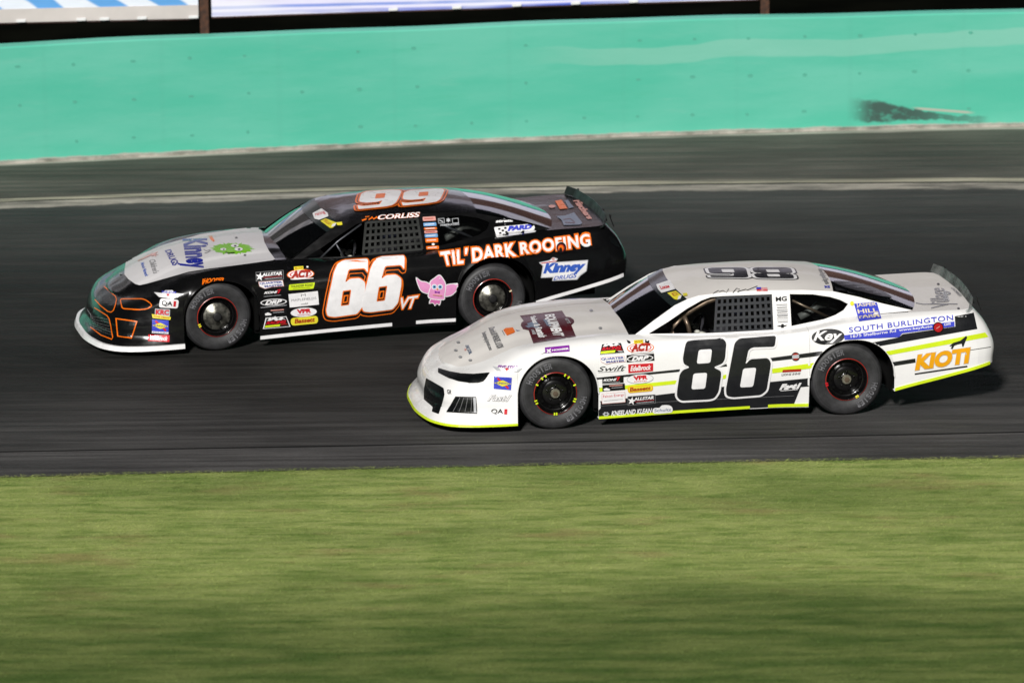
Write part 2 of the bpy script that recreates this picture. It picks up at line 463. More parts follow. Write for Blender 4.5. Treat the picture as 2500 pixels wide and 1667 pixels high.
class Logo:
    """flat print on a body panel: layers of polygons and lettering laid onto the real surface"""
    def __init__(s, car, crop, name='sticker', off=.003):
        s.car = car; s.crop = CROP[crop]; s.name = name; s.v = []; s.f = []; s.m = []; s.mats = []; s.off = off; s.k = 0
    def _mat(s, c):
        mt = dm(c) if isinstance(c, str) else c
        if mt not in s.mats: s.mats.append(mt)
        return s.mats.index(mt)
    def _emit(s, P, Fc, c):
        off = s.off + s.k*.0009; s.k += 1; mi = s._mat(c); b = len(s.v)
        H = [s.car.hit(s.crop[0]+x/3.564, s.crop[1]+y/3.564, off) for x, y in P]
        s.v += [h if h is not None else Vector((0, 0, 0)) for h in H]
        for f in Fc:
            if any(H[i] is None for i in f): continue
            if max((H[f[i]]-H[f[i-1]]).length for i in range(len(f))) > .28: continue
            s.f.append([b+i for i in f]); s.m.append(mi)
    def poly(s, pts, c, r=0, holes=(), step=17):
        if r: pts = rounded(pts, r)
        P, Fc = tess(pts, holes, step); s._emit(P, Fc, c); return s
    def line(s, pts, w, c, closed=False):
        if closed:
            a = offset(pts, w/2); b = offset(pts, -w/2); n = min(len(a), len(b))
            P = []; Fc = []
            for i in range(n):
                j = (i+1) % n; L = math.dist(a[i], a[j]); k = max(1, int(L/15))
                for q in range(k):
                    t0, t1 = q/k, (q+1)/k; bb = len(P)
                    P += [tuple(np.array(a[i])*(1-t)+np.array(a[j])*t) for t in (t0, t1)] + [tuple(np.array(b[i])*(1-t)+np.array(b[j])*t) for t in (t1, t0)]
                    Fc.append([bb, bb+1, bb+2, bb+3])
            s._emit(P, Fc, c); return s
        P = []; Fc = []
        L = []; R = []
        for i, p in enumerate(pts):
            t = Vector(pts[min(i+1, len(pts)-1)])-Vector(pts[max(i-1, 0)]); t.normalize(); n = Vector((t.y, -t.x))*w/2
            L.append(Vector(p)+n); R.append(Vector(p)-n)
        for i in range(len(pts)-1):
            k = max(1, int((Vector(pts[i+1])-Vector(pts[i])).length/15))
            for q in range(k):
                t0, t1 = q/k, (q+1)/k; bb = len(P)
                P += [tuple(L[i].lerp(L[i+1], t0)), tuple(L[i].lerp(L[i+1], t1)), tuple(R[i].lerp(R[i+1], t1)), tuple(R[i].lerp(R[i+1], t0))]
                Fc.append([bb, bb+1, bb+2, bb+3])
        s._emit(P, Fc, c); return s
    def rect(s, q, c, r=0): return s.poly(q, c, r)
    def oval(s, q, c, n=28):
        tl, tr, br, bl = [np.array(p, float) for p in q]
        pts = []
        for i in range(n):
            a = 2*pi*i/n; u = .5+.5*cos(a); v = .5+.5*sin(a)
            pts.append(tuple((tl*(1-u)+tr*u)*(1-v)+(bl*(1-u)+br*u)*v))
        return s.poly(pts, c)
    def text(s, t, q, c, bold=0.0, shear=0.0, sp=1.0, bolds=None):
        tl, tr, br, bl = [np.array(p, float) for p in q]
        for cc, bo in (bolds or [(c, bold)]):
            cu = bpy.data.curves.new('t', 'FONT'); cu.body = t; cu.shear = shear; cu.space_character = sp; cu.resolution_u = 4
            if not bolds: cu.offset = bo
            ob = bpy.data.objects.new('t', cu); COL.objects.link(ob)
            if bolds:
                cu.offset = bolds[-1][1]; bpy.context.view_layer.update(); me0 = ob.to_mesh()
                xs = [v.co.x for v in me0.vertices]; ys = [v.co.y for v in me0.vertices]; bb = (min(xs), max(xs), min(ys), max(ys)); ob.to_mesh_clear(); cu.offset = bo
            bpy.context.view_layer.update()
            me = ob.to_mesh(); bm = bmesh.new(); bm.from_mesh(me); ob.to_mesh_clear()
            bpy.data.objects.remove(ob); bpy.data.curves.remove(cu)
            if not bolds:
                xs = [v.co.x for v in bm.verts]; ys = [v.co.y for v in bm.verts]; bb = (min(xs), max(xs), min(ys), max(ys))
            for v in bm.verts:
                u = (v.co.x-bb[0])/(bb[1]-bb[0]); w = 1-(v.co.y-bb[2])/(bb[3]-bb[2])
                p = (tl*(1-u)+tr*u)*(1-w)+(bl*(1-u)+br*u)*w; v.co = (p[0], p[1], 0)
            for _ in range(5):
                lg = [e for e in bm.edges if e.calc_length() > 18]
                if not lg: break
                bmesh.ops.subdivide_edges(bm, edges=lg, cuts=1); bmesh.ops.triangulate(bm, faces=bm.faces[:])
            bm.verts.index_update()
            s._emit([(v.co.x, v.co.y) for v in bm.verts], [[v.index for v in f.verts] for f in bm.faces], cc); bm.free()
        return s
    def done(s, label=None):
        used = sorted({i for f in s.f for i in f}); mp = {a: b for b, a in enumerate(used)}
        if not used: print('EMPTY LOGO', s.name, s.crop); return None
        o = link(s.name, [s.v[i] for i in used], [[mp[i] for i in f] for f in s.f], s.mats, s.car.root, False, s.m)
        if label: o['label'] = label
        return o

def split_build(car, v, facegroups, matmap):
    for (name), fs in facegroups.items():
        used = sorted({i for f in fs for i in f}); mp = {a: b for b, a in enumerate(used)}
        nm = name.split('|')[0]
        o = car.add(nm, [v[i] for i in used], [[mp[i] for i in f] for f in fs], matmap(name))

def make_body(car, body, hood, rollpaint):
    us, rows, NS, NH = build_shell(car.rake)
    n = len(rows[0])
    for side in (1, -1):
        V = [Vector((q[0], q[1]*side, q[2])) for r in rows for q in r]
        G = {}
        for i in range(len(rows)-1):
            xm = (rows[i][1][0]+rows[i+1][1][0])/2; um = (us[i]+us[i+1])/2
            if rows[i+1][1][0]-rows[i][1][0] < .002 and abs(rows[i+1][1][2]-rows[i][1][2]) > .1: lipskip = True
            else: lipskip = False
            for j in range(n-1):
                xh = (rows[i][j][0]+rows[i+1][j][0])/2
                if j < 1+NS-1:
                    if lipskip: continue
                    if um < u_of_x(-1.7085): nm = 'front_bumper|'
                    elif xm < -.80: nm = 'front_fender|'
                    elif xm < .93: nm = 'door|'
                    elif um < UT[17]: nm = 'quarter_panel|'
                    else: nm = 'rear_bumper|'
                else:
                    xx = (rows[i][-1][0]+rows[i+1][-1][0])/2
                    if xx < -.64: nm = ('hood|' if xx > -2.09 or car.kind == 'white' else 'front_bumper|') if j >= NS+1 else ('front_fender|' if xm > -1.70 else 'front_bumper|')
                    elif xx < 1.96:
                        if xx > .0 and False: pass
                        continue
                    else: nm = 'deck_lid|'
                if j == 0: nm += 'lip'
                q = [i*n+j, (i+1)*n+j, (i+1)*n+j+1, i*n+j+1]
                if (Vector(V[q[0]])-Vector(V[q[2]])).length < 1e-6: continue
                G.setdefault(nm, []).append(q if side == 1 else q[::-1])
        car.halves = getattr(car, 'halves', []) + [(V, G)]
    # merge by panel: bumpers, hood and deck lid run across, the others are one per side
    names = {}
    for si, (V, G) in enumerate(car.halves):
        for k, fs in G.items():
            nm, lip = k.split('|')
            key = nm if nm in ('front_bumper', 'rear_bumper', 'hood', 'deck_lid') else nm+str(si)
            names.setdefault(key, []).append((nm, si, lip, fs))
    for key, parts in names.items():
        vv = []; ff = []
        for nm, si, lip, fs in sorted(parts, key=lambda p: p[2]):
            V = car.halves[si][0]
            used = sorted({i for f in fs for i in f}); b = len(vv); mp = {a: b+k for k, a in enumerate(used)}
            vv += [V[i] for i in used]; ff += [[mp[i] for i in f] for f in fs]
        nm = parts[0][0]
        # weld the centre line, keep lips split so the edge stays crisp
        bm = bmesh.new(); vs = [bm.verts.new(p) for p in vv]
        for f in ff:
            try: bm.faces.new([vs[i] for i in dict.fromkeys(f)])
            except ValueError: pass
        if nm in ('front_bumper', 'rear_bumper', 'hood', 'deck_lid'):
            bmesh.ops.remove_doubles(bm, verts=[v for v in bm.verts if abs(v.co.y) < 1e-4 and not v.is_wire], dist=2e-5)
        bm.verts.index_update()
        v2 = [v.co.copy() for v in bm.verts]; f2 = [[v.index for v in f.verts] for f in bm.faces]; bm.free()
        mt = M[hood] if nm == 'hood' else M[rollpaint['deck']] if nm == 'deck_lid' else M[body]
        o = car.add(nm, v2, f2, mt); solid(o, .004, -1)

def sheet(pts_rows, car, name, mat, th=.004, smooth=True, surf=True):
    v, f = grid(pts_rows, True); o = car.add(name, v, f, mat, smooth, surf)
    if th: solid(o, th, -1)
    return o

def make_greenhouse(car, body, win_front, win_quarter, roofmat):
    z = car.z
    sill = [(x, float(np.interp(x, ST[7:17, 3, 0], ST[7:17, 3, 2]))-.004) for x in np.linspace(-.60, 2.12, 22)]
    outer = sill + RAIL[::-1]
    outer = [p for i, p in enumerate(outer) if math.dist(p, outer[i-1]) > .004]
    for sgn in (1, -1):
        P, Fc = tess(outer, [win_front, win_quarter], .05)
        v = [Vector((x, gh_y(x, zz)*sgn, z(x, zz))) for x, zz in P]
        fs = [f if sgn == 1 else f[::-1] for f in Fc]
        o = car.add('side_pillars', v, fs, M[body]); solid(o, .012, 1 if False else -1)
        P, Fc = tess(win_quarter, (), .06)
        car.add('quarter_glass', [Vector((x, (gh_y(x, zz)+.012)*sgn, z(x, zz))) for x, zz in P], [f if sgn == 1 else f[::-1] for f in Fc], M['glass'], surf=True)
    # roof
    xs = [-.08, -.02, .05, .15, .25, .4, .55, .7, .85, 1.0, 1.15, 1.28]
    zc = np.interp(xs, [-.08, .05, .15, .3, .5, .8, 1.1, 1.28], [1.104, 1.143, 1.163, 1.184, 1.199, 1.198, 1.168, 1.130])
    rows = []
    for x, c in zip(xs, zc):
        zr = float(np.interp(x, [p[0] for p in RAIL], [p[1] for p in RAIL])); yr = abs(gh_y(x, zr))
        row = []
        for k in range(-12, 13):
            t = k/12; y = yr*t
            bulge = 0.045*(1-t*t)     # front edge bows forward, rear edge back
            xx = x - (bulge if x < 0.3 else 0) * max(0, 1-(x+.08)/.35) + (bulge*1.2 if x > .9 else 0)*max(0, (x-.9)/.38)
            row.append(Vector((xx, y, z(xx, zr + (c-zr)*(1-abs(t)**2.6)))))
        rows.append(row)
    sheet(rows, car, 'roof', M[roofmat])
    car.roof_front = rows[0]; car.roof_rear = rows[-1]
    # windscreen: curved base line to the roof's front edge
    def wind(top, base_fn, name, mat, s0=0.0, s1=1.0, lift=0.0, n=10):
        rows = []
        for i in range(n+1):
            s = s0+(s1-s0)*i/n; row = []
            for k, tp in enumerate(top):
                t = (k-12)/12; b = base_fn(t)
                q = Vector(b).lerp(Vector(tp), s); q.z += (.02*sin(pi*s) + lift); q.x -= lift*.6
                row.append(q)
            rows.append(row)
        return rows
    base = lambda t: (-.59-.10*(1-t*t), .665*t, z(-.6, .795+.045*(1-t*t)))
    r = wind(car.roof_front, base, '', None)
    sheet(r, car, 'windscreen', M['glass'], .003)
    sheet(wind(car.roof_front, base, '', None, .73, 1.0, .004, 4), car, 'sun_strip', M['sun_strip'], 0)
    rb = lambda t: (2.03+.13*(1-t*t), .70*t, z(2.05, .885+.01*(1-t*t)))
    rg = wind(car.roof_rear, rb, '', None)
    sheet([q for q in rg[::-1]], car, 'rear_window', M['glass'], .003)
    # black cowl and dash behind the hood, package shelf behind the seat
    v, f = grid([[Vector((-.66-.06*(1-(k/10)**2), .70*k/10, z(-.66, .80+.04*(1-(k/10)**2)))) for k in range(-10, 11)],
                 [Vector((-.45, .74*k/10, z(-.45, .775))) for k in range(-10, 11)],
                 [Vector((-.20, .76*k/10, z(-.2, .765))) for k in range(-10, 11)],
                 [Vector((-.19, .76*k/10, z(-.2, .60))) for k in range(-10, 11)]], True)
    car.add('dashboard', v, f, M['chassis_black'], False, False)
    mb = MB(); mb.box((1.65, 0, .80), (1.0, 1.46, .02)); mb.build('package_shelf', M['chassis_black'], car.root)
    mb = MB(); mb.box((1.0, 0, .46), (.03, 1.5, .66)); mb.build('rear_firewall', M['chassis_black'], car.root)

def sunstrip():
    mt, N, P = new_mat('tinted_sun_strip')
    P.inputs['Base Color'].default_value = lin((30, 38, 38)); P.inputs['Roughness'].default_value = 0.15
    return mt
M['sun_strip'] = sunstrip()

def make_chassis(car, tube):
    z = car.z; R = car.root
    mb = MB(); mb.box((.02, 0, .15), (2.0, 1.62, .04)); mb.box((-1.55, 0, .30), (1.35, 1.05, .34)); mb.box((1.75, 0, .36), (1.5, 1.05, .26)); mb.box((-.97, 0, .45), (.04, 1.7, .56)); mb.box((1.86, 0, .5), (.04, 1.7, .5)); mb.box((-1.76, 0, .36), (.04, 1.66, .40))
    mb.build('chassis', M['chassis_black'], R)
    # wheel tubs
    for xc in (-1.33, 1.39):
        for s in (1, -1):
            rows = [[Vector((xc+r*cos(a), s*y, .34+r*sin(a))) for a in np.linspace(-.35, pi+.35, 22)] for r, y in ((.40, .90), (.41, .60), (.05, .59))]
            v, f = grid(rows); link('wheel_tub', v, f, M['chassis_black'], R, True)
    # roll cage
    for s in (1, -1):
        y = -.66*s
        if car.kind == 'white':
            MB().tube([(-.22, y*.90, z(-.22, .66)), (-.215, y*.89, z(-.22, .77)), (-.19, y*.88, z(-.2, .84)), (-.12, y*.87, z(-.12, .915)), (0, y*.865, z(0, .985)), (.12, y*.855, z(.12, 1.042)), (.20, y*.85, z(.2, 1.060)), (.45, y*.85, z(.45, 1.066)), (.72, y*.85, z(.7, 1.058))], .023).build('roll_cage_tube', M[tube], R, True)
            MB().tube([(-.10, y*.90, z(-.1, .92)), (-.07, y*.93, z(-.08, .84)), (-.04, y*.95, z(-.04, .70))], .021).build('roll_cage_brace', M[tube], R, True)
        else:
            MB().tube([(-.30, y*.98, z(-.3, .765)), (-.11, y*.98, z(-.11, .93)), (.13, y*.95, z(.13, 1.075))], .009).build('roll_cage_tube', M['tube_dark'], R, True)
            MB().tube([(-.13, y*.97, z(-.13, .905)), (-.04, y*.97, z(-.04, .74))], .008).build('roll_cage_brace', M['tube_dark'], R, True)
        MB().tube([(.80, y*.86, z(.8, 1.07)), (.82, y*1.0, z(.8, .8)), (.82, y*1.05, .2)], .021).build('roll_cage_tube', M[tube], R, True)
        MB().tube([(.92, y*.78, z(.9, 1.0)), (1.30, y*.74, z(1.3, .80))], .014).build('roll_cage_brace', M['tube_dark'] if car.kind == 'black' else M[tube], R, True)
    MB().tube([(.80, -.55, z(.8, 1.065)), (.80, .55, z(.8, 1.065))], .021).build('roll_cage_tube', M[tube], R, True)
    MB().tube([(.82, .60, z(.8, 1.05)), (.86, -.66, z(.8, .62))], .018).build('roll_cage_brace', M[tube], R, True)
    # seat
    mb = MB(); mb.box((.45, -.30, .30), (.46, .44, .12)); mb.box((.66, -.30, .58), (.10, .46, .56), Matrix.Rotation(.18, 3, 'Y'))
    mb.box((.60, -.54, .60), (.26, .05, .34)); mb.box((.60, -.06, .60), (.26, .05, .34)); mb.box((.68, -.43, .92), (.20, .04, .18)); mb.box((.68, -.17, .92), (.20, .04, .18)); mb.box((.76, -.30, .92), (.04, .28, .18))
    so = mb.build('seat', M['seat'], R); bv = so.modifiers.new('b', 'BEVEL'); bv.width = .015; bv.segments = 2
    ring = [Vector((.06, -.30, .70)) + Vector((.06*sin(a)*1.0, .17*cos(a), .16*sin(a))) for a in np.linspace(0, 2*pi, 25)]
    MB().tube(ring, .014, 8).tube([(.0, -.30, .68), (-.25, -.30, .62)], .018, 8).tube([ring[0], (.05, -.30, .69), ring[12]], .01, 6).build('steering_wheel', M['suit'], R, True)
    MB().tube([(1.02, -.36, z(1, .80)), (1.12, -.35, z(1.1, .84)), (1.20, -.34, z(1.2, .90)), (1.30, -.33, z(1.3, .90)), (1.38, -.32, z(1.4, .85))], .035, 12).build('cooling_hose', M['hose'], R, True)
    MB().tube([(1.40, -.35, .70), (1.40, .35, .70)], .0001 + .05).build('fuel_cell_bar', M['chassis_black'], R, True)

def net(car, quad, nv, nh, mat, w=.023):
    """quad: (x,z) corners TL,TR,BR,BL in the window plane"""
    mb = MB(); tl, tr, br, bl = [np.array(p, float) for p in quad]
    def P(u, v):
        q = (tl*(1-u)+tr*u)*(1-v)+(bl*(1-u)+br*u)*v
        return q
    def strap(p0, p1, wd, dy):
        k = 6; a = np.array(p0); b = np.array(p1); d = (b-a)/np.linalg.norm(b-a); nn = np.array([-d[1], d[0]])*wd/2; base = len(mb.v)
        for i in range(k+1):
            c = a+(b-a)*i/k
            for sg in (1, -1):
                q = c+nn*sg; y = gh_y(q[0], q[1])+.02
                for dd in (dy, dy+.004): mb.v.append(Vector((q[0], y+dd, car.z(q[0], q[1]))))
        for i in range(k):
            o = base+4*i
            for (A, B) in ((0, 2), (3, 1), (1, 0), (2, 3)): mb.f.append([o+A, o+B, o+4+B, o+4+A])
    for i in range(nv): u = i/(nv-1); strap(P(u, 0), P(u, 1), w, 0)
    for j in range(nh): v = j/(nh-1); strap(P(0, v), P(1, v), w, -.0045)
    return mb.build('window_net', mat, car.root)

def letter_ring(word, r0, r1, a0, a1, y):
    """lettering round the sidewall; angle in radians, letters' feet towards the hub"""
    V = []; Fc = []
    for i, ch in enumerate(word):
        cu = bpy.data.curves.new('t', 'FONT'); cu.body = ch; cu.resolution_u = 3; cu.offset = .045
        ob = bpy.data.objects.new('t', cu); COL.objects.link(ob); bpy.context.view_layer.update(); me = ob.to_mesh()
        xs = [v.co.x for v in me.vertices]; ys = [v.co.y for v in me.vertices]
        if xs:
            a = a0+(a1-a0)*i/len(word); da = (a1-a0)/len(word)*.82; b = len(V)
            for v in me.vertices:
                u = (v.co.x-min(xs))/max(1e-3, max(xs)-min(xs)); w = (v.co.y-min(ys))/(max(ys)-min(ys))
                if ch == 'I': u = .35+.3*u
                t = a+da*u; r = r0+(r1-r0)*w
                V.append(Vector((r*cos(t), y, r*sin(t))))
            Fc += [[b+k for k in p.vertices] for p in me.polygons]
        ob.to_mesh_clear(); bpy.data.objects.remove(ob); bpy.data.curves.remove(cu)
    return V, Fc
M['tyre_print'] = simple('tyre_print', (112, 112, 116), 0.7, wear=0.35, scale=30)

def make_wheel(car, x, y, sgn, style):
    """sgn=1: near side (outer face towards -y)"""
    R = car.root
    rad = .343
    disc = [(.191, -.01), (.196, -.016), (.192, -.02), (.186, -.016), (.180, .0), (.178, .045), (.168, .06)]
    if style == 'cap':
        disc2 = [(.160, .058), (.155, .040), (.140, .028), (.132, .010), (.110, -.006), (.045, -.016), (.042, -.03), (.03, -.034), (.0005, -.034)]
    else:
        disc2 = [(.160, .058), (.145, .045), (.125, .04), (.112, .02), (.085, .008), (.060, .012), (.046, .010), (.044, -.012), (.036, -.018), (.0005, -.018)]
    w = MB(); w.lathe(disc + disc2[:4], 64)
    o = w.build('wheel', M['rim_black'], R, True); o.location = (x, y, rad)
    if sgn < 0: o.rotation_euler = (0, 0, pi)
    c = MB(); c.lathe(disc2[3:], 48)
    if style == 'cap':
        for k in range(8):
            a = 2*pi*k/8+.2; c.tube([(.105*cos(a), .02, .105*sin(a)), (.105*cos(a), -.006, .105*sin(a))], .016, 8)
    else:
        for k in range(5):
            a = 2*pi*k/5+.3; c.tube([(.072*cos(a), .02, .072*sin(a)), (.072*cos(a), -.006, .072*sin(a))], .011, 6)
    c.build('hub', M['chrome'] if style == 'cap' else M['rim_black'], o, True)
    if style == 'cap': MB().lathe([(.044, -.018), (.043, -.032), (.030, -.036), (.0005, -.036)], 20).build('hub_cap', M['dark_metal'], o, True)
    if style != 'cap':
        MB().lathe([(.046, .008), (.046, -.016), (.040, -.022), (.0005, -.024)], 10).build('hub_cap', M['hub_grey'], o, False)
        MB().lathe([(.026, -.022), (.026, -.03), (.0005, -.032)], 6).build('centre_nut', M['tube'], o, False)
    # dark holes round the disc
    h = MB()
    for k in range(10):
        a = 2*pi*k/10; h.tube([(.137*cos(a), .052, .137*sin(a)), (.137*cos(a), .030, .137*sin(a))], .013, 10)
    tag(h.build('disc_holes', M['chassis_black'], o), kind='stuff')
    t = MB(); t.lathe([(.186, .02), (.192, -.004), (.206, -.010), (.222, -.014), (.24, -.022), (.27, -.027), (.30, -.024), (.322, -.012), (.336, .008), (.342, .03), (.343, .06), (.343, .19), (.338, .225), (.318, .25), (.28, .262), (.22, .25), (.186, .24), (.186, .02)], 72)
    ty = t.build('tyre', M['rubber'], o, True)
    g = MB(); g.lathe([(.1935, -.0205), (.1985, -.0175)], 64); g.v = [Vector((v.x, v.y-.001, v.z)) for v in g.v]
    g.build('rim_stripe', dm('dr'), o)
    V, Fc = letter_ring('HOOSIER', .300, .238, 3.6+pi, 2.2+pi+.15, -.0285) if False else letter_ring('HOOSIER', .236, .292, -.15, -1.25, -.0288)
    V2, F2 = letter_ring('HOOSIER', .236, .292, 2.75, 1.65, -.0288); b = len(V)
    lo = link('tyre_lettering', V+V2, Fc+[[i+b for i in f] for f in F2], M['tyre_print'], o); tag(lo, kind='stuff')
    # chalk and tape marks
    mk = []
    if style == 'tape': mk = [(50, 'hy'), (62, 'hy'), (118, 'hy'), (130, 'hy'), (152, 'hy'), (22, 'hy'), (-18, 'hy'), (-25, 'hy'), (198, 'hy'), (206, 'hy'), (267, 'hy'), (273, 'hy')]
    elif style == 'steel': mk = [(188, 'r'), (194, 'r'), (-62, 'y'), (-57, 'y')]
    else: mk = [(200, 'y'), (206, 'y')] if x < 0 else [(268, 'y'), (275, 'y'), (20, 'cream')]
    for cc in {m_[1] for m_ in mk}:
        q = MB()
        for a, c_ in mk:
            if c_ != cc: continue
            a = radians(a); b = len(q.v); ro = .203
            for r, t_ in ((.178, -.035), (.178, .035), (ro, .035), (ro, -.035)):
                q.v.append(Vector((r*cos(a+t_), -.0235, r*sin(a+t_))))
            q.f.append([b, b+1, b+2, b+3])
        tag(q.build('tape_marks', dm(cc), o), kind='stuff')
    return o

def make_spoiler(car, mat, blockm):
    z = car.z
    prof = [(-.86, 2.47, .895, .898), (-.78, 2.52, .895, .915), (-.6, 2.575, .895, .955), (-.3, 2.595, .895, .975), (0, 2.605, .895, .98), (.3, 2.595, .895, .98), (.6, 2.575, .895, .975), (.78, 2.53, .895, .970)]
    rows = [[Vector((x, y, z(x, b))) for y, x, b, t in prof], [Vector((x+.03, y, z(x, t))) for y, x, b, t in prof]]
    v, f = grid(rows); o = link('spoiler', v, f, M[mat], car.root); solid(o, .006)
    mb = MB()
    for y in (-.62, -.35, -.1, .15, .4, .65):
        mb.tube([(2.635, y, z(2.6, .94)), (2.675, y, z(2.6, .84))], .006, 6); mb.box((2.638, y, z(2.6, .95)), (.012, .03, .03))
    mb.build('spoiler_brace', M['dark_metal'], car.root)

def strip_lower(car, x0, x1, h, mat, out=.006, name='skirt_strip', n=24, dz=0):
    """thin strip riding on the lower edge of the body between two stations"""
    rows = [[], [], [], []]
    for u in np.linspace(x0, x1, n):
        b = np.array([cr(ST[:, 0, c], UT, u) for c in range(3)]); m_ = np.array([cr(ST[:, 1, c], UT, u) for c in range(3)])
        d = m_-b; t = h/d[2]; tp = b+d*t
        a0 = np.array([cr(ST[:, 0, c], UT, max(u-.01, 0)) for c in range(3)]); a1 = np.array([cr(ST[:, 0, c], UT, min(u+.01, UT[-1])) for c in range(3)])
        tt = a1-a0; nn = np.array([tt[1], -tt[0], 0]); nn /= np.linalg.norm(nn)
        if x0 == 0: fd = min(1, (UT[7]-u)/.5)*.010; b = b+nn*fd; tp = tp+nn*fd*.9
        for r, q in ((0, b-nn*.02-[0, 0, .004]), (1, b+nn*out-[0, 0, .004]), (2, tp+nn*out), (3, tp-nn*.002)):
            q = q.copy(); q[2] += car.rake*(q[0]+1.335) + dz; rows[r].append(Vector(q))
    out_o = []
    for s in (1, -1):
        v, f = grid([[Vector((q.x, q.y*s, q.z)) for q in r] for r in rows], s == 1)
        if x0 == 0:
            out_o.append((v, f))
        else: link(name, v, f, mat, car.root)
    if out_o:
        V = out_o[0][0]+out_o[1][0]; b = len(out_o[0][0]); link(name, V, out_o[0][1]+[[i+b for i in q] for q in out_o[1][1]], mat, car.root)

def make_car(kind, o, psi, rake, name, label, wb):
    car = Car(name, o, psi, rake, label, wb); car.kind = kind
    if kind == 'white':
        make_body(car, 'white_paint', 'pearl_hood', {'deck': 'pearl_hood'})
        wf = [(-.46, .808), (-.27, .908), (-.09, 1.010), (.05, 1.072), (.14, 1.096), (.25, 1.100), (.71, 1.094), (.69, .802), (.22, .800)]
        wq = spline2([(.875, 1.088), (1.09, 1.076), (1.25, 1.047), (1.34, 1.018)], 1) + [(1.41, .980), (1.36, .930), (1.28, .894), (1.17, .864), (.86, .824)]
        make_greenhouse(car, 'white_paint', wf, wq, 'pearl_hood'); make_chassis(car, 'tube')
        net(car, [(.20, 1.080), (.70, 1.082), (.69, .802), (.15, .800)], 11, 6, M['net'])
    else:
        make_body(car, 'black_paint', 'black_paint', {'deck': 'black_paint'})
        wf = [(-.47, .806), (-.32, .876), (-.09, 1.000), (.08, 1.082), (.20, 1.102), (.70, 1.092), (.715, .806), (.20, .800)]
        wq = [(.89, 1.085), (1.12, 1.082), (1.29, 1.047), (1.40, 1.0), (1.37, .940), (1.28, .896), (1.11, .862), (.86, .830)]
        make_greenhouse(car, 'black_paint', wf, wq, 'black_paint'); make_chassis(car, 'tube_dark')
        net(car, [(.18, 1.085), (.69, 1.082), (.70, .810), (.11, .802)], 11, 6, M['net_dark'])
    make_spoiler(car, 'lexan' if kind == 'white' else 'spoiler_dark', None)
    for s in (1, -1):
        make_wheel(car, -wb/2, -.895*s, s, 'tape' if kind == 'white' else 'cap')
        make_wheel(car, wb/2, -.895*s, s, 'steel' if kind == 'white' else 'cap')
    car.bake()
    return car
M['spoiler_dark'] = simple('spoiler_dark', (24, 30, 27), 0.45, 0, 0.0, spec=.3)

# ------------------------------------------------------------------ setting
def curve_y(c, x):
    xc = max(-9.0, min(9.0, x)); y = c[0]*xc*xc+c[1]*xc+c[2]
    return y + (x-xc)*(2*c[0]*xc+c[1])
C_WALL = (-7.37e-3, .13352, 9.751); C_STRIP = (-8.5e-3, .0412, 7.12); C_SEAM = (1.3e-3, .0339, -3.797); C_GRASS = (-2.7e-3, .03335, -4.517)
def wall_pt(x, off, z):
    d = (curve_y(C_WALL, x+.05)-curve_y(C_WALL, x-.05))/.1; n = Vector((-d, 1, 0)).normalized()
    return Vector((x, curve_y(C_WALL, x), z)) + n*off
XS = sorted(set([round(v, 3) for v in np.concatenate([np.arange(-9, 9.01, .4), np.linspace(-70, -9, 12), np.linspace(9, 70, 12)])]))

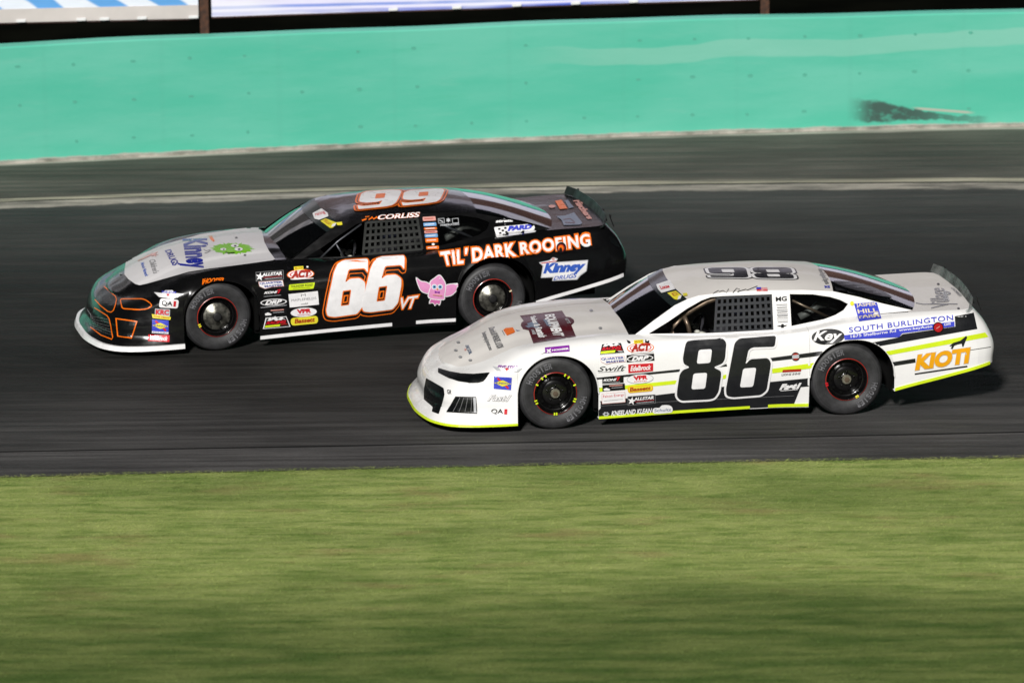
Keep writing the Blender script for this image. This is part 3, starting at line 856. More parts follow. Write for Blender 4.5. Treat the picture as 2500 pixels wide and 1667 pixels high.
def asphalt():
    mt, N, P = new_mat('race_track_asphalt')
    uv = N('ShaderNodeUVMap', uv_map='lane').outputs[0]; s = N('ShaderNodeSeparateXYZ', {'Vector': uv}); v = s.outputs[1]
    co = N('ShaderNodeTexCoord').outputs['Object']
    st = N.noise(co, 1.0, 6, 0.6, (0.35, 9, 1)); st2 = N.noise(co, 1.0, 5, 0.65, (1.4, 34, 1)); blot = N.noise(co, .55, 4, .6, (.6, 1.6, 1)); fine = N.noise(co, 90, 3, .7); agg = N.noise(co, 34, 4, .8)
    wob = N.math('MULTIPLY_ADD', N.math('SUBTRACT', N.noise(co, 1.3, 4, .6, (1, .4, 1)), .5), .022, v)
    groove = lin((37, 36, 35)); lane = lin((78, 76, 70)); mid = lin((62, 62, 60)); apron = lin((76, 75, 75))
    g = N.mix(N.rng(wob, .60, 1.0), groove, mid)
    g = N.mix(N.rng(wob, .30, 0.0, 0, .6), g, apron)
    g = N.mix(N.rng(wob, 1.005, 1.03), g, lane)
    g = N.mix(N.rng(v, .0004, -.0002, 0, .7), g, apron)
    # pale joint at the old edge of the groove
    wv = N.math('ADD', wob, N.math('MULTIPLY', N.math('SUBTRACT', N.noise(co, 2.2, 5, .7, (.5, 1, 1)), .5), .022))
    b1 = N.math('MULTIPLY', N.rng(wv, .966, .976), N.rng(wv, 1.010, 1.0)); b1 = N.math('MULTIPLY', b1, N.rng(N.noise(co, .8, 5, .75, (.7, 3, 1)), .32, .58, .25, 1))
    b2 = N.math('MULTIPLY', N.rng(wv, 1.022, 1.03), N.rng(wv, 1.10, 1.085)); b2 = N.math('MULTIPLY', b2, N.rng(st, .3, .6, .3, .9))
    g = N.mix(N.math('MULTIPLY', b1, .8), g, lin((176, 170, 158))); g = N.mix(b2, g, lin((158, 154, 136)))
    crk = N.math('MULTIPLY', N.rng(wv, 1.0, 1.006), N.rng(wv, 1.026, 1.018)); g = N.mix(N.math('MULTIPLY', crk, .75), g, lin((40, 38, 30)))
    # dust at the foot of the wall
    b3 = N.math('MULTIPLY', N.rng(wv, 1.915, 1.945), N.rng(blot, .25, .6, .5, 1)); g = N.mix(N.math('MULTIPLY', b3, .85), g, lin((166, 160, 150)))
    sh = N.math('MULTIPLY', N.rng(st, .3, .7, .66, 1.42), N.math('MULTIPLY', N.rng(st2, .25, .75, .82, 1.2), N.rng(blot, .3, .7, .74, 1.3)))
    sh = N.math('MULTIPLY', sh, N.math('MULTIPLY', N.rng(fine, .25, .75, .82, 1.2), N.rng(agg, .3, .75, .9, 1.12)))
    g = N.mix(1.0, g, N('ShaderNodeCombineColor', {'Red': sh, 'Green': sh, 'Blue': sh}).outputs[0], 'MULTIPLY')
    sm = N.math('MULTIPLY', N.rng(v, -.026, -.020), N.rng(v, .002, -.001)); g = N.mix(N.math('MULTIPLY', sm, .9), g, lin((13, 14, 14)))
    # scuffs: pale dragged scratches
    sc = N.rng(N.noise(co, 1.0, 4, .6, (.6, 14, 1)), .58, .78, 0, .30); scm = N.math('MULTIPLY', sc, N.rng(N.noise(co, .45, 3, .6, (1, 1.8, 1)), .5, .66))
    g = N.mix(scm, g, lin((150, 148, 140)))
    N.l.new(g, P.inputs['Base Color']); N.l.new(N.rng(st, .3, .7, .62, .85), P.inputs['Roughness']); P.inputs['Specular IOR Level'].default_value = .15
    N.l.new(N('ShaderNodeBump', {'Height': N.math('ADD', fine, N.math('MULTIPLY', agg, 2.0)), 'Strength': .5, 'Distance': .004}).outputs[0], P.inputs['Normal'])
    return mt

def build_track():
    cv = [(C_GRASS, -.06, -0.06), (C_SEAM, -.03, -.03), (C_SEAM, 0, 0)] + [(None, t, t) for t in (.1, .2, .35, .5, .65, .8, .9)] + [(C_STRIP, 0, 1.0), (None, 0, 1.5), (C_WALL, .02, 2.0)]
    rows = []; vs = []
    for c, off, v in cv:
        row = []
        for x in XS:
            if v == 1.5: y = (curve_y(C_STRIP, x)+curve_y(C_WALL, x))/2
            elif c is None: y = curve_y(C_SEAM, x)*(1-v)+curve_y(C_STRIP, x)*v
            else: y = curve_y(c, x)+(off if c is not C_SEAM else 0) - (.03 if v == -.03 else 0)
            # the apron below the seam lies a little lower than the racing surface
            row.append(Vector((x, y, -.008 if v < -.001 else 0)))
        rows.append(row); vs.append(v)
    v, f = grid(rows, True); o = link('race_track', v, f, asphalt()); tag(o, kind='structure')
    uvl = o.data.uv_layers.new(name='lane'); n = len(XS)
    for lp in o.data.loops:
        i = lp.vertex_index; uvl.data[lp.index].uv = (v[i].x*.1, vs[i//n])
    for p in o.data.polygons: p.flip() if p.normal.z < 0 else None
    return o

def grass_colour(N, co):
    a = N.noise(co, 1.0, 5, .58, (1.0, 5.0, 1)); b = N.noise(co, 1.0, 4, .55, (2.6, 13, 1)); c = N.noise(co, .35, 3, .5, (.7, 1.6, 1)); d = N.noise(co, .9, 4, .6, (.8, 2.2, 1))
    y = N('ShaderNodeSeparateXYZ', {'Vector': co}).outputs[1]
    col = N.mix(N.rng(a, .32, .68), lin((130, 154, 76)), lin((174, 188, 108)))
    col = N.mix(N.rng(b, .40, .66, 0, .45), col, lin((192, 198, 128)))
    col = N.mix(N.rng(b, .46, .28, 0, .5), col, lin((96, 130, 54)))
    col = N.mix(N.rng(d, .54, .70, 0, .5), col, lin((172, 148, 104)))
    # mown patches, then floodlight fall-off painted in as darker green nearest the stand
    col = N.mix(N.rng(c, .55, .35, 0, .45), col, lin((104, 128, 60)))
    light_falloff = N.rng(N.math('ADD', y, N.math('MULTIPLY', N.math('SUBTRACT', c, .5), 2.6)), -7.6, -9.8, 0, .9)
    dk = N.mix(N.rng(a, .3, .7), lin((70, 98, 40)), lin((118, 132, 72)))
    return N.mix(light_falloff, col, dk)
def grass_mat(name, bump):
    mt, N, P = new_mat(name)
    co = N('ShaderNodeNewGeometry').outputs['Position']
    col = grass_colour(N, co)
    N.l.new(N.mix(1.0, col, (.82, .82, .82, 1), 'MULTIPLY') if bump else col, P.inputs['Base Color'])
    P.inputs['Roughness'].default_value = .75; P.inputs['Specular IOR Level'].default_value = .25
    if bump:
        N.l.new(N('ShaderNodeBump', {'Height': N.noise(co, 30, 4, .7, (.6, 1, 1)), 'Strength': .25, 'Distance': .02}).outputs[0], P.inputs['Normal'])
    return mt

def build_ground():
    mt, N, P = new_mat('dark_ground'); co = N('ShaderNodeNewGeometry').outputs['Position']
    N.l.new(N.mix(N.rng(N.noise(co, .7, 5, .6), .3, .7), lin((9, 10, 8)), lin((17, 18, 14))), P.inputs['Base Color']); P.inputs['Roughness'].default_value = .95; P.inputs['Specular IOR Level'].default_value = 0.0
    tag(link('ground', [(-900, -900, -.12), (900, -900, -.12), (900, 900, -.12), (-900, 900, -.12)], [(0, 1, 2, 3)], mt), kind='structure')
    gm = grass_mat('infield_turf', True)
    rows = [[Vector((x, curve_y(C_GRASS, x)-d, z)) for x in XS] for d, z in ((.0, -.024), (.10, -.012), (.4, -.01), (3, -.01), (7, -.01), (12, -.01), (40, -.01))]
    # ragged turf edge towards the asphalt
    r2 = rng.random(len(XS))
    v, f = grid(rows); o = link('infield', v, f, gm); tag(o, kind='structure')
    for p in o.data.polygons:
        if p.normal.z < 0: p.flip()
    # blades
    n = 330000
    x = rng.uniform(-5.6, 5.6, n); dd = rng.uniform(0, 1, n)**1.0*7.9 + .01
    edge = .012*np.sin(x*3.1)+.008*np.sin(x*8.7+1)
    y = np.array(C_GRASS[0]*x*x+C_GRASS[1]*x+C_GRASS[2]) - dd + edge*(dd < .25)
    h = rng.uniform(.006, .018, n); w = rng.uniform(.003, .007, n); a = rng.uniform(-.6, .6, n) + pi/2
    lx = rng.normal(0, .055, n); ly = rng.normal(0, .009, n)
    V = np.empty((n, 3, 3)); V[:, 0] = np.stack([x-w*np.cos(a), y-w*np.sin(a)*.6, np.full(n, -.014)], 1)
    V[:, 1] = np.stack([x+w*np.cos(a), y+w*np.sin(a)*.6, np.full(n, -.014)], 1); V[:, 2] = np.stack([x+lx, y+ly, -.01+h], 1)
    me = bpy.data.meshes.new('grass'); me.vertices.add(3*n); me.vertices.foreach_set('co', V.reshape(-1))
    me.loops.add(3*n); me.loops.foreach_set('vertex_index', np.arange(3*n, dtype=np.int32)); me.polygons.add(n)
    me.polygons.foreach_set('loop_start', np.arange(0, 3*n, 3, dtype=np.int32)); me.update(calc_edges=True)
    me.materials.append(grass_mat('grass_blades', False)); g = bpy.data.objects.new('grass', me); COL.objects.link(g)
    # upright normals so that short turf shades evenly
    tag(g, 'short mown grass on the infield, floodlight fall-off painted darker towards the stand', 'grass', kind='stuff')

def wall_mat():
    mt, N, P = new_mat('green_barrier_paint')
    co = N('ShaderNodeNewGeometry').outputs['Position']; s = N('ShaderNodeSeparateXYZ', {'Vector': co}); X, Z = s.outputs[0], s.outputs[2]
    a = N.noise(co, .8, 5, .6, (.5, 1, 2.5)); b = N.noise(co, 1.0, 5, .65, (1.2, 1, 9)); f = N.noise(co, 16, 4, .6)
    col = N.mix(N.rng(a, .3, .7), lin((82, 188, 161), .9), lin((100, 193, 169), .9))
    col = N.mix(N.rng(b, .55, .8, 0, .35), col, lin((122, 194, 174), .9))
    col = N.mix(N.rng(b, .45, .25, 0, .35), col, lin((74, 182, 150), .9))
    # formwork joints, hardly showing through the paint
    fr = N.math('ABSOLUTE', N.math('SUBTRACT', N.math('FRACT', N.math('MULTIPLY', X, 1/1.32)), .5)); col = N.mix(N.rng(fr, .46, .5, 0, .10), col, lin((84, 170, 148), .9))
    # rolled-over band of newer paint
    wb = N.math('ADD', Z, N.math('MULTIPLY', N.math('SUBTRACT', N.noise(co, .55, 3, .5, (1, 1, .3)), .5), .34))
    wb = N.math('SUBTRACT', wb, N.math('MULTIPLY', X, .012))
    band = N.math('MULTIPLY', N.rng(wb, .84, .875), N.rng(wb, 1.07, 1.045)); band = N.math('MULTIPLY', band, N.rng(X, -.2, 1.4))
    col = N.mix(N.math('MULTIPLY', band, .5), col, lin((142, 200, 181), .9))
    # tyre rub with the paint torn off above it
    dx = N.rng(X, 3.9, 4.25, 0, 1); dx2 = N.rng(X, 5.55, 4.6, 0, 1)
    ctr = N.rng(X, 3.9, 5.4, .245, .085, False); hw = N.rng(X, 4.1, 5.0, .15, .04, False)
    dz = N.math('DIVIDE', N.math('ABSOLUTE', N.math('SUBTRACT', N.math('ADD', Z, N.math('MULTIPLY', N.math('SUBTRACT', N.noise(co, 5, 3, .6), .5), .12)), ctr)), hw)
    rub = N.math('MULTIPLY', N.math('MULTIPLY', N.rng(dz, 1.05, .7), N.math('MULTIPLY', dx, N.math('MULTIPLY_ADD', dx2, .5, .5))), N.rng(N.noise(co, 6, 5, .75, (1, 1, 1.6)), .34, .5, .5, 1))
    rub = N.math('MULTIPLY', rub, N.rng(X, 5.62, 5.45))
    c3 = N.rng(X, 4.7, 5.4, .235, .165, False); tear = N.math('MULTIPLY', N.rng(N.math('ABSOLUTE', N.math('SUBTRACT', Z, c3)), .02, .008), N.math('MULTIPLY', N.rng(X, 4.65, 4.8), N.rng(X, 5.45, 5.3)))
    col = N.mix(N.math('MULTIPLY', tear, .75), col, lin((196, 182, 170), .9))
    col = N.mix(N.math('MULTIPLY', rub, .92), col, lin((58, 72, 68)))
    # bare, dusty concrete along the foot
    ft = N.math('ADD', Z, N.math('MULTIPLY', N.math('SUBTRACT', N.noise(co, 2.2, 5, .65, (1, 1, .4)), .5), .07)); col = N.mix(N.rng(ft, .05, .025), col, lin((168, 162, 154)))
    N.l.new(col, P.inputs['Base Color']); N.l.new(N.rng(a, .3, .7, .42, .6), P.inputs['Roughness'])
    N.l.new(N('ShaderNodeBump', {'Height': f, 'Strength': .25, 'Distance': .004}).outputs[0], P.inputs['Normal'])
    return mt

def build_wall():
    root = empty('barrier_wall', (0, 9.75, 0)); tag(root, 'long mint green painted concrete barrier wall along the outside of the track', 'wall')
    wm = wall_mat(); inv = Vector((0, 9.75, 0))
    top = lambda x: 1.345 + .006*math.sin(x*1.1) + .004*math.sin(x*2.7+1)
    rows = []
    for kind in range(7):
        row = []
        for x in XS:
            t = top(x)
            off, z = [(0, -.1), (0, .03), (0, .7), (0, t-.02), (.02, t), (.22, t), (.24, -.1)][kind]
            row.append(wall_pt(x, off, z)-inv)
        rows.append(row)
    v, f = grid(rows, True); o = link('wall_face', v, f, wm, root)
    # footing ledge
    rows = [[wall_pt(x, off, z)-inv for x in XS] for off, z in ((-.05, -.05), (-.045, .022), (0.001, .03))]
    fm, N, P = new_mat('concrete_footing'); co = N('ShaderNodeNewGeometry').outputs['Position']
    N.l.new(N.mix(N.rng(N.noise(co, 3, 6, .7), .3, .7), lin((112, 110, 100)), lin((184, 178, 168))), P.inputs['Base Color']); P.inputs['Roughness'].default_value = .9
    v, f = grid(rows, True); link('footing', v, f, fm, root)
    # plugged tie holes in three rows
    pm = simple('tie_plug', (86, 178, 154), .6, k=.87); mb = MB(); mb.tube([(0, .002, 0), (0, -.004, 0)], .022, 10)
    proto = None
    for i in range(-9, 10):
        x = -3.006+.6425*(i+4)
        for z in (.222, .669, 1.112):
            if random.random() < .12: continue
            p = wall_pt(x+random.uniform(-.02, .02), 0, z+random.uniform(-.01, .01))-inv
            if proto is None: proto = mb.build('tie_hole_plug', pm, root); q = proto
            else: q = proto.copy(); COL.objects.link(q); q.parent = root
            q.location = p; q.rotation_euler = (0, 0, math.atan(2*C_WALL[0]*max(-9, min(9, x))+C_WALL[1]))
            q.scale = (random.uniform(.8, 1.5), 1, random.uniform(.6, .9))

def banner_mat(kind):
    mt, N, P = new_mat('banner_' + kind); co = N('ShaderNodeNewGeometry').outputs['Position']; s = N('ShaderNodeSeparateXYZ', {'Vector': co}); X, Z = s.outputs[0], s.outputs[2]
    if kind == 'sky':
        w = N('ShaderNodeTexWave', {'Vector': N('ShaderNodeMapping', {'Vector': co, 'Scale': (1, 0, 2.2), 'Rotation': (0, .5, 0)}).outputs[0], 'Scale': .55, 'Distortion': 2.5, 'Detail': 2}).outputs[1]
        c = N.mix(N.rng(w, .35, .6), lin((96, 160, 222)), lin((226, 232, 244))); c = N.mix(N.rng(Z, 1.9, 2.2), c, N.mix(N.rng(w, .3, .7), lin((170, 168, 178)), lin((196, 192, 200)))); c = N.mix(N.math('MULTIPLY', N.rng(Z, 2.9, 3.1), N.rng(Z, 4.3, 4.1)), c, lin((60, 58, 60)))  # unseen upper bands, toned for what glass and paint reflect
    else:
        v = N.math('ADD', Z, N.math('MULTIPLY', N('ShaderNodeMath', {0: N.math('MULTIPLY_ADD', X, .55, 1.0)}, operation='SINE').outputs[0], .05))
        v = N.math('SUBTRACT', v, N.math('MULTIPLY', X, .012))
        b1 = N.math('MULTIPLY', N.rng(v, 1.475, 1.49), N.rng(v, 1.535, 1.51)); b2 = N.math('MULTIPLY', N.rng(v, 1.55, 1.56), N.rng(v, 1.60, 1.58))
        c = N.mix(N.math('MULTIPLY', b1, N.rng(X, -3.4, 1.0, .45, 1)), lin((222, 218, 244)), lin((70, 96, 200))); c = N.mix(N.math('MULTIPLY', b2, .8), c, lin((96, 130, 214)))
        hi = N.rng(N.noise(co, 1.2, 3, .5, (.5, 1, 3)), .45, .65, 0, .5); c = N.mix(hi, c, lin((240, 240, 250))); c = N.mix(N.math('MULTIPLY', N.rng(Z, 2.3, 2.5), N.rng(Z, 3.9, 3.7)), c, N.mix(N.rng(N.noise(co, .5, 2, .5), .3, .7), lin((82, 54, 50)), lin((104, 74, 68))))  # unseen brown band, placed for the reflections in roofs and glass
    N.l.new(c, P.inputs['Base Color']); P.inputs['Roughness'].default_value = .5
    N.l.new(N('ShaderNodeBump', {'Height': N.noise(co, 1.0, 3, .5, (.8, 1, 2)), 'Strength': .6, 'Distance': .05}).outputs[0], P.inputs['Normal'])
    return mt

def build_banners():
    rust = simple('rusty_post', (92, 62, 46), .85, .2, wear=.4, scale=20)
    frame = simple('banner_frame', (216, 208, 204), .6, wear=.05, scale=2)
    rod = simple('rust_rail', (70, 44, 38), .8); clipm = simple('white_clip', (250, 250, 250), .5)
    def panel(x0, x1, zb, zt, off, name, label, mats, fr):  # tops lie above the view, made tall to shade the ground behind
        root = empty('advertising_banner', wall_pt((x0+x1)/2, off, 0)); tag(root, label, 'banner', 'advertising banners above the wall'); inv = root.location
        n = max(6, int((x1-x0)/.25)); xs = np.linspace(x0, x1, n+1)
        zz = [0, fr] if fr else []
        def sag(x): return zb(x)
        lo = fr
        rows = []
        for k in range(13):
            s = k/12; rows.append([wall_pt(x, off + .012*sin(x*2.1+s*5)*s + .006*sin(x*7+s*3), sag(x)+lo+(zt-sag(x)-lo)*s)-inv for x in xs])
        v, f = grid(rows, True); o = link('banner_cloth', v, f, mats, root, True); solid(o, .004)
        if fr:
            rows = [[wall_pt(x, off+d, sag(x)+z)-inv for x in xs] for d, z in ((.03, 0), (-.012, 0), (-.012, fr+.002), (.03, fr+.002))]
            v, f = grid(rows, True); link('border', v, f, frame, root)
        MB().tube([wall_pt(x, off+.01, sag(x)-.012)-inv for x in xs], .010, 8).build('hanging_rail', rod, root, True)
        return root, inv, sag
    z1 = lambda x: 1.515 + (x+5.8)*(-.024)
    r, inv, sg = panel(-9.5, -3.46, z1, 4.9, .60, '', 'blue and white printed banner with a broad pale border left of the first post', banner_mat('sky'), .155)
    def clips(root, inv, sg, xs, off):
        for x in xs: 
            mb = MB(); mb.box((0, 0, 0), (.11, .012, .036)); o = mb.build('clip', clipm, root); bv = o.modifiers.new('b', 'BEVEL'); bv.width = .014; bv.segments = 3
            o.location = wall_pt(x, off-.03, sg(x)+.022)-inv; o.rotation_euler = (0, 0, .16)
    clips(r, inv, sg, (-5.45, -4.78, -4.52, -4.10, -3.52), .60)
    z2 = lambda x: 1.468 - .006*(x+3.3)*(x < 0) - .012*(x >= 0) + .0
    r, inv, sg = panel(-3.31, 2.98, z2, 4.9, .60, '', 'white banner with long sweeping blue stripes between the two posts', banner_mat('sweep'), 0)
    clips(r, inv, sg, (-1.25, -.52, .17, .85, 1.52), .60)
    z3 = lambda x: 1.56
    panel(3.13, 9.6, z3, 4.9, .60, '', 'banner right of the second post, unseen just above the top of the view', banner_mat('sweep'), 0)
    for x, lb in ((-3.385, 'rusty brown steel post between the two banners'), (3.055, 'rusty brown steel post near the right end of the white banner'), (-9.6, 'rusty brown steel post at the far left end'), (9.7, 'rusty brown steel post at the far right end')):
        p = wall_pt(x, .66, 0); root = empty('steel_post', p); tag(root, lb, 'post', 'steel posts behind the wall')
        MB().box((0, 0, 2.5), (.10, .08, 5.2)).build('upright', rust, root); MB().box((0, 0, -.05), (.24, .24, .1)).build('base_block', rust, root)

build_ground(); build_track(); build_wall(); build_banners()

# ------------------------------------------------------------------ the two cars
W = make_car('white', (1.5867, -2.2865, 0), 8.6, .006, 'race_car', 'white race car numbered 86 with black and lime stripes, nearest the grass', 2.70)
B = make_car('black', (-1.7283, .9332, 0), 13.6, .020, 'race_car', 'black race car numbered 66 with orange trim and pale hood, nearer the wall', 2.737)

# lower edge strips: lime on the white car, white on the black one
U = lambda x: u_of_x(x)
strip_lower(W, 0, U(-1.7085), .016, dm('hy')); strip_lower(W, U(-.955), U(.45), .022, dm('hy')); strip_lower(W, U(.62), U(.993), .026, dm('hy')); strip_lower(W, U(1.795), UT[18], .024, dm('hy'))
strip_lower(B, 0, U(-1.7085), .040, dm('w'), .03, 'splitter_strip'); strip_lower(B, U(-.955), U(.36), .030, dm('w')); strip_lower(B, U(.60), U(.993), .030, dm('w')); strip_lower(B, U(1.795), UT[18], .030, dm('w'))

MB().box((0, 0, 0), (.045, .02, .035)).build('marker_light', dm('o'), B.root).location = (.44, -.86, .125)
def Lg(car, crop, name='sponsor_sticker'): return Logo(car, crop, name, {'livery_stripe': .0025, 'hood_wrap': .004, 'fuel_filler': .013}.get(name, .0062))
# ------------------------------------------------------------------ the drivers, belted in behind the window nets
def driver(car, label, suit, helm):
    root = empty('person', car.M @ Vector((.45, -.30, .36)), math.atan2(car.M[1][0], car.M[0][0])); tag(root, label, 'person'); o0 = Vector((.45, -.30, .36))
    J = [(.44, 0, .42), (.50, 0, .58), (.53, 0, .74), (.51, 0, .83), (.30, -.10, .45), (-.06, -.13, .50), (-.42, -.10, .30), (-.52, -.10, .26),
         (.30, .10, .45), (-.06, .13, .50), (-.42, .10, .30), (-.52, .10, .26), (.49, -.19, .75), (.27, -.24, .60), (.10, -.16, .72), (.49, .19, .75), (.27, .24, .60), (.10, .16, .72)]
    E_ = [(0, 1), (1, 2), (2, 3), (0, 4), (4, 5), (5, 6), (6, 7), (0, 8), (8, 9), (9, 10), (10, 11), (2, 12), (12, 13), (13, 14), (2, 15), (15, 16), (16, 17)]
    Rr = [.15, .14, .15, .06, .09, .07, .05, .045, .09, .07, .05, .045, .075, .052, .034, .075, .052, .034]
    me = bpy.data.meshes.new('body'); me.from_pydata([Vector((x, y-.30, z))-o0 for x, y, z in J], E_, []); me.materials.append(M[suit]); b = bpy.data.objects.new('body', me); COL.objects.link(b); b.parent = root
    sk = b.modifiers.new('skin', 'SKIN'); sk.use_smooth_shade = True
    for i, v in enumerate(me.skin_vertices[0].data): v.radius = (Rr[i], Rr[i]); v.use_root = i == 0
    sb = b.modifiers.new('smooth', 'SUBSURF'); sb.levels = 1; sb.render_levels = 1
    hc = Vector((.46, -.30, .955))-o0; rows = []
    for i in range(15):
        t = -pi/2+pi*i/14; k = 1.0 if t > -.5 else 1-.35*((-.5-t)/1.07)
        rows.append([hc+Vector((.135*cos(t)*cos(a)*k-.012*cos(a)*(t < -.1), .118*cos(t)*sin(a)*k, .125*sin(t))) for a in np.linspace(0, 2*pi, 25)])
    v, f = grid(rows); link('helmet', v, f, M[helm], root, True)
    rows = [[hc+Vector((-.142*cos(a)*cos(t), .125*sin(a)*cos(t), .13*sin(t)+.005)) for a in np.linspace(-1.05, 1.05, 13)] for t in (-.22, 0, .25)]
    v, f = grid(rows); link('visor', v, f, dm('lens'), root, True)
    for sy in (-1, 1):     # gloved hands closed on the wheel
        c = Vector((.07, -.30+.168*sy, .715)); g = MB(); g.tube([c+Vector((.045, .0, -.01)), c+Vector((.015, 0, .0)), c+Vector((-.012, -.004*sy, .004))], .034, 10)
        for k in range(4):
            z0 = -.030+.021*k; ln = (.85, 1.0, .97, .85)[k]
            g.tube([c+Vector((-.005, .012*sy, z0)), c+Vector((-.040*ln, .012*sy, z0)), c+Vector((-.050*ln, -.014*sy, z0-.003)), c+Vector((-.030, -.030*sy*ln, z0-.005))], .0105, 7)
        g.tube([c+Vector((.012, -.02*sy, .015)), c+Vector((-.012, -.036*sy, .03)), c+Vector((-.034, -.028*sy, .032))], .012, 7)
        g.v = [q-o0 for q in g.v]; g.build('glove', M['glove'], root, True)
driver(W, 'driver in dark suit and helmet behind the window net of the white car', 'suit', 'helmet')
driver(B, 'driver in dark suit with pale gloves behind the window net of the black car', 'suit', 'helmet')

#LOGOS#
def star(cx, cy, R, r, n=5, a0=-90, sx=1, sy=1):
    return [(cx+sx*(R if i % 2 == 0 else r)*cos(radians(a0+180*i/n)), cy+sy*(R if i % 2 == 0 else r)*sin(radians(a0+180*i/n))) for i in range(2*n)]
def circ(cx, cy, rx, ry=None, n=22):
    ry = ry or rx; return [(cx+rx*cos(2*pi*i/n), cy+ry*sin(2*pi*i/n)) for i in range(n)]

# ---- racing number outlines (crop coordinates of the near door)
E8 = rounded([(985, 690), (1040, 680), (1300, 664), (1330, 700), (1318, 840), (1296, 880), (1215, 912), (1283, 945), (1284, 985), (1262, 1125), (1225, 1180), (1180, 1191), (935, 1203), (898, 1170), (900, 1115), (922, 975), (950, 935), (1015, 912), (958, 885), (950, 840), (968, 735)], 26)
E8h = [rounded([(1088, 762), (1205, 755), (1190, 874), (1071, 882)], 22), rounded([(1042, 966), (1163, 958), (1145, 1097), (1024, 1104)], 22)]
E6 = rounded([(1400, 705), (1440, 664), (1763, 640), (1750, 736), (1560, 741), (1522, 760), (1494, 890), (1535, 842), (1690, 831), (1718, 870), (1710, 930), (1680, 1110), (1630, 1152), (1385, 1172), (1330, 1160), (1325, 1100)], 24)
E6h = [rounded([(1475, 922), (1590, 914), (1562, 1080), (1446, 1086)], 22)]
def n66(dx, dy, k=0.0):
    f = lambda p: (p[0]+dx-(p[1]-700)*.02*(dx > 0), p[1]+dy-(p[1]-700)*k)
    core = rounded([f(p) for p in [(765, 800), (800, 728), (860, 703), (1062, 690), (1060, 806), (1032, 765), (893, 776), (862, 890), (905, 856), (990, 850), (1036, 885), (1038, 940), (1012, 1100), (965, 1160), (770, 1186), (710, 1178), (698, 1130), (722, 1000)]], 18)
    hole = rounded([f(p) for p in [(842, 960), (916, 950), (897, 1082), (824, 1092)]], 10)
    return core, hole

def number66():
    L = Lg(B, 'b', 'race_number')
    A = [n66(0, 0), n66(318, -26, .035)]
    for core, hole in A: L.poly(offset([(x-8, y+16) for x, y in core], 27), 'o')
    for core, hole in A: L.poly(offset([(x-8, y+16) for x, y in core], 19), 'k')
    for core, hole in A: L.poly(offset(core, 10), 'o')
    for core, hole in A:
        L.poly(core, 'w', holes=[hole]); L.poly(offset(hole, -2), 'o'); L.poly(offset(hole, -9), 'k')
        c = (sum(p[0] for p in hole)/len(hole), sum(p[1] for p in hole)/len(hole))
        L.poly([(c[0]-20, c[1]-22), (c[0]+22, c[1]-28), (c[0]+12, c[1]+40), (c[0]-30, c[1]+46)], 'o'); L.poly([(c[0]-10, c[1]-12), (c[0]+12, c[1]-16), (c[0]+4, c[1]+30), (c[0]-19, c[1]+34)], 'k')
    L.done('large white number 66 with double orange outline')
    L = Lg(B, 'b', 'state_letters'); L.text('VT', [(1345, 1022), (1503, 1000), (1472, 1108), (1338, 1120)], 'w', shear=.15, bolds=[('o', .10), ('w', .02)]); L.done()
number66()
def number86():
    L = Lg(W, 'e', 'race_number')
    L.poly(offset(E8, 17), 'w'); L.poly(offset(E6, 17), 'w')
    L.poly(E8, 'ink', holes=E8h); L.poly(E6, 'ink', holes=E6h)
    L.done('large black number 86 with white outline')

# roof numbers, read from the far side of the track
def to_quad(polys, q):
    xs = [p[0] for P in polys for p in P]; ys = [p[1] for P in polys for p in P]; x0, x1, y0, y1 = min(xs), max(xs), min(ys), max(ys)
    tl, tr, br, bl = [np.array(p, float) for p in q]
    out = []
    for P in polys:
        o = []
        for x, y in P:
            u = (x-x0)/(x1-x0); v = (y-y0)/(y1-y0); p = (tl*(1-u)+tr*u)*(1-v)+(bl*(1-u)+br*u)*v; o.append((p[0], p[1]))
        out.append(o)
    return out
lean = lambda P: [(x+(y-900)*.16, y+(x-1300)*.06) for x, y in P]     # undo the door numbers' slant
a = [offset(lean(E8), 44), offset(lean(E6), 44)]; b_ = [offset(lean(E8), 30), offset(lean(E6), 30)]
c_ = [lean(E8), lean(E6)]; d_ = [lean(h) for h in E8h+E6h]
Q = to_quad(a+b_+c_+d_, [(1975, 160), (1160, 148), (1112, 48), (1925, 44)])
L = Lg(W, 'e', 'roof_number'); L.poly(Q[0], 'ink', step=18).poly(Q[1], 'ink', step=18).poly(Q[2], 'w', step=18).poly(Q[3], 'w', step=18).poly(Q[4], 'ink', holes=Q[6:8], step=18).poly(Q[5], 'ink', holes=Q[8:9], step=18); L.done('black roof number 86, upside down from the stand')
k1, h1 = n66(0, 0); k2, h2 = n66(340, 0); lean2 = lambda P: [(x+(y-900)*.17, y) for x, y in P]; k1, h1, k2, h2 = map(lean2, (k1, h1, k2, h2))
Q = to_quad([offset(k1, 34), offset(k2, 34), offset(k1, 20), offset(k2, 20), offset(k1, 12), offset(k2, 12), k1, k2, h1, h2], [(1728, 208), (925, 278), (975, 92), (1772, 74)])
L = Lg(B, 'b', 'roof_number')
for i, c in ((0, 'o'), (1, 'o'), (2, 'k'), (3, 'k'), (4, 'o'), (5, 'o')): L.poly(Q[i], c, step=20)
L.poly(Q[6], 'w', holes=[Q[8]], step=20).poly(Q[7], 'w', holes=[Q[9]], step=20); L.poly(Q[8], 'o', step=20); L.poly(Q[9], 'o', step=20); L.done('white and orange roof number 66, upside down from the stand')

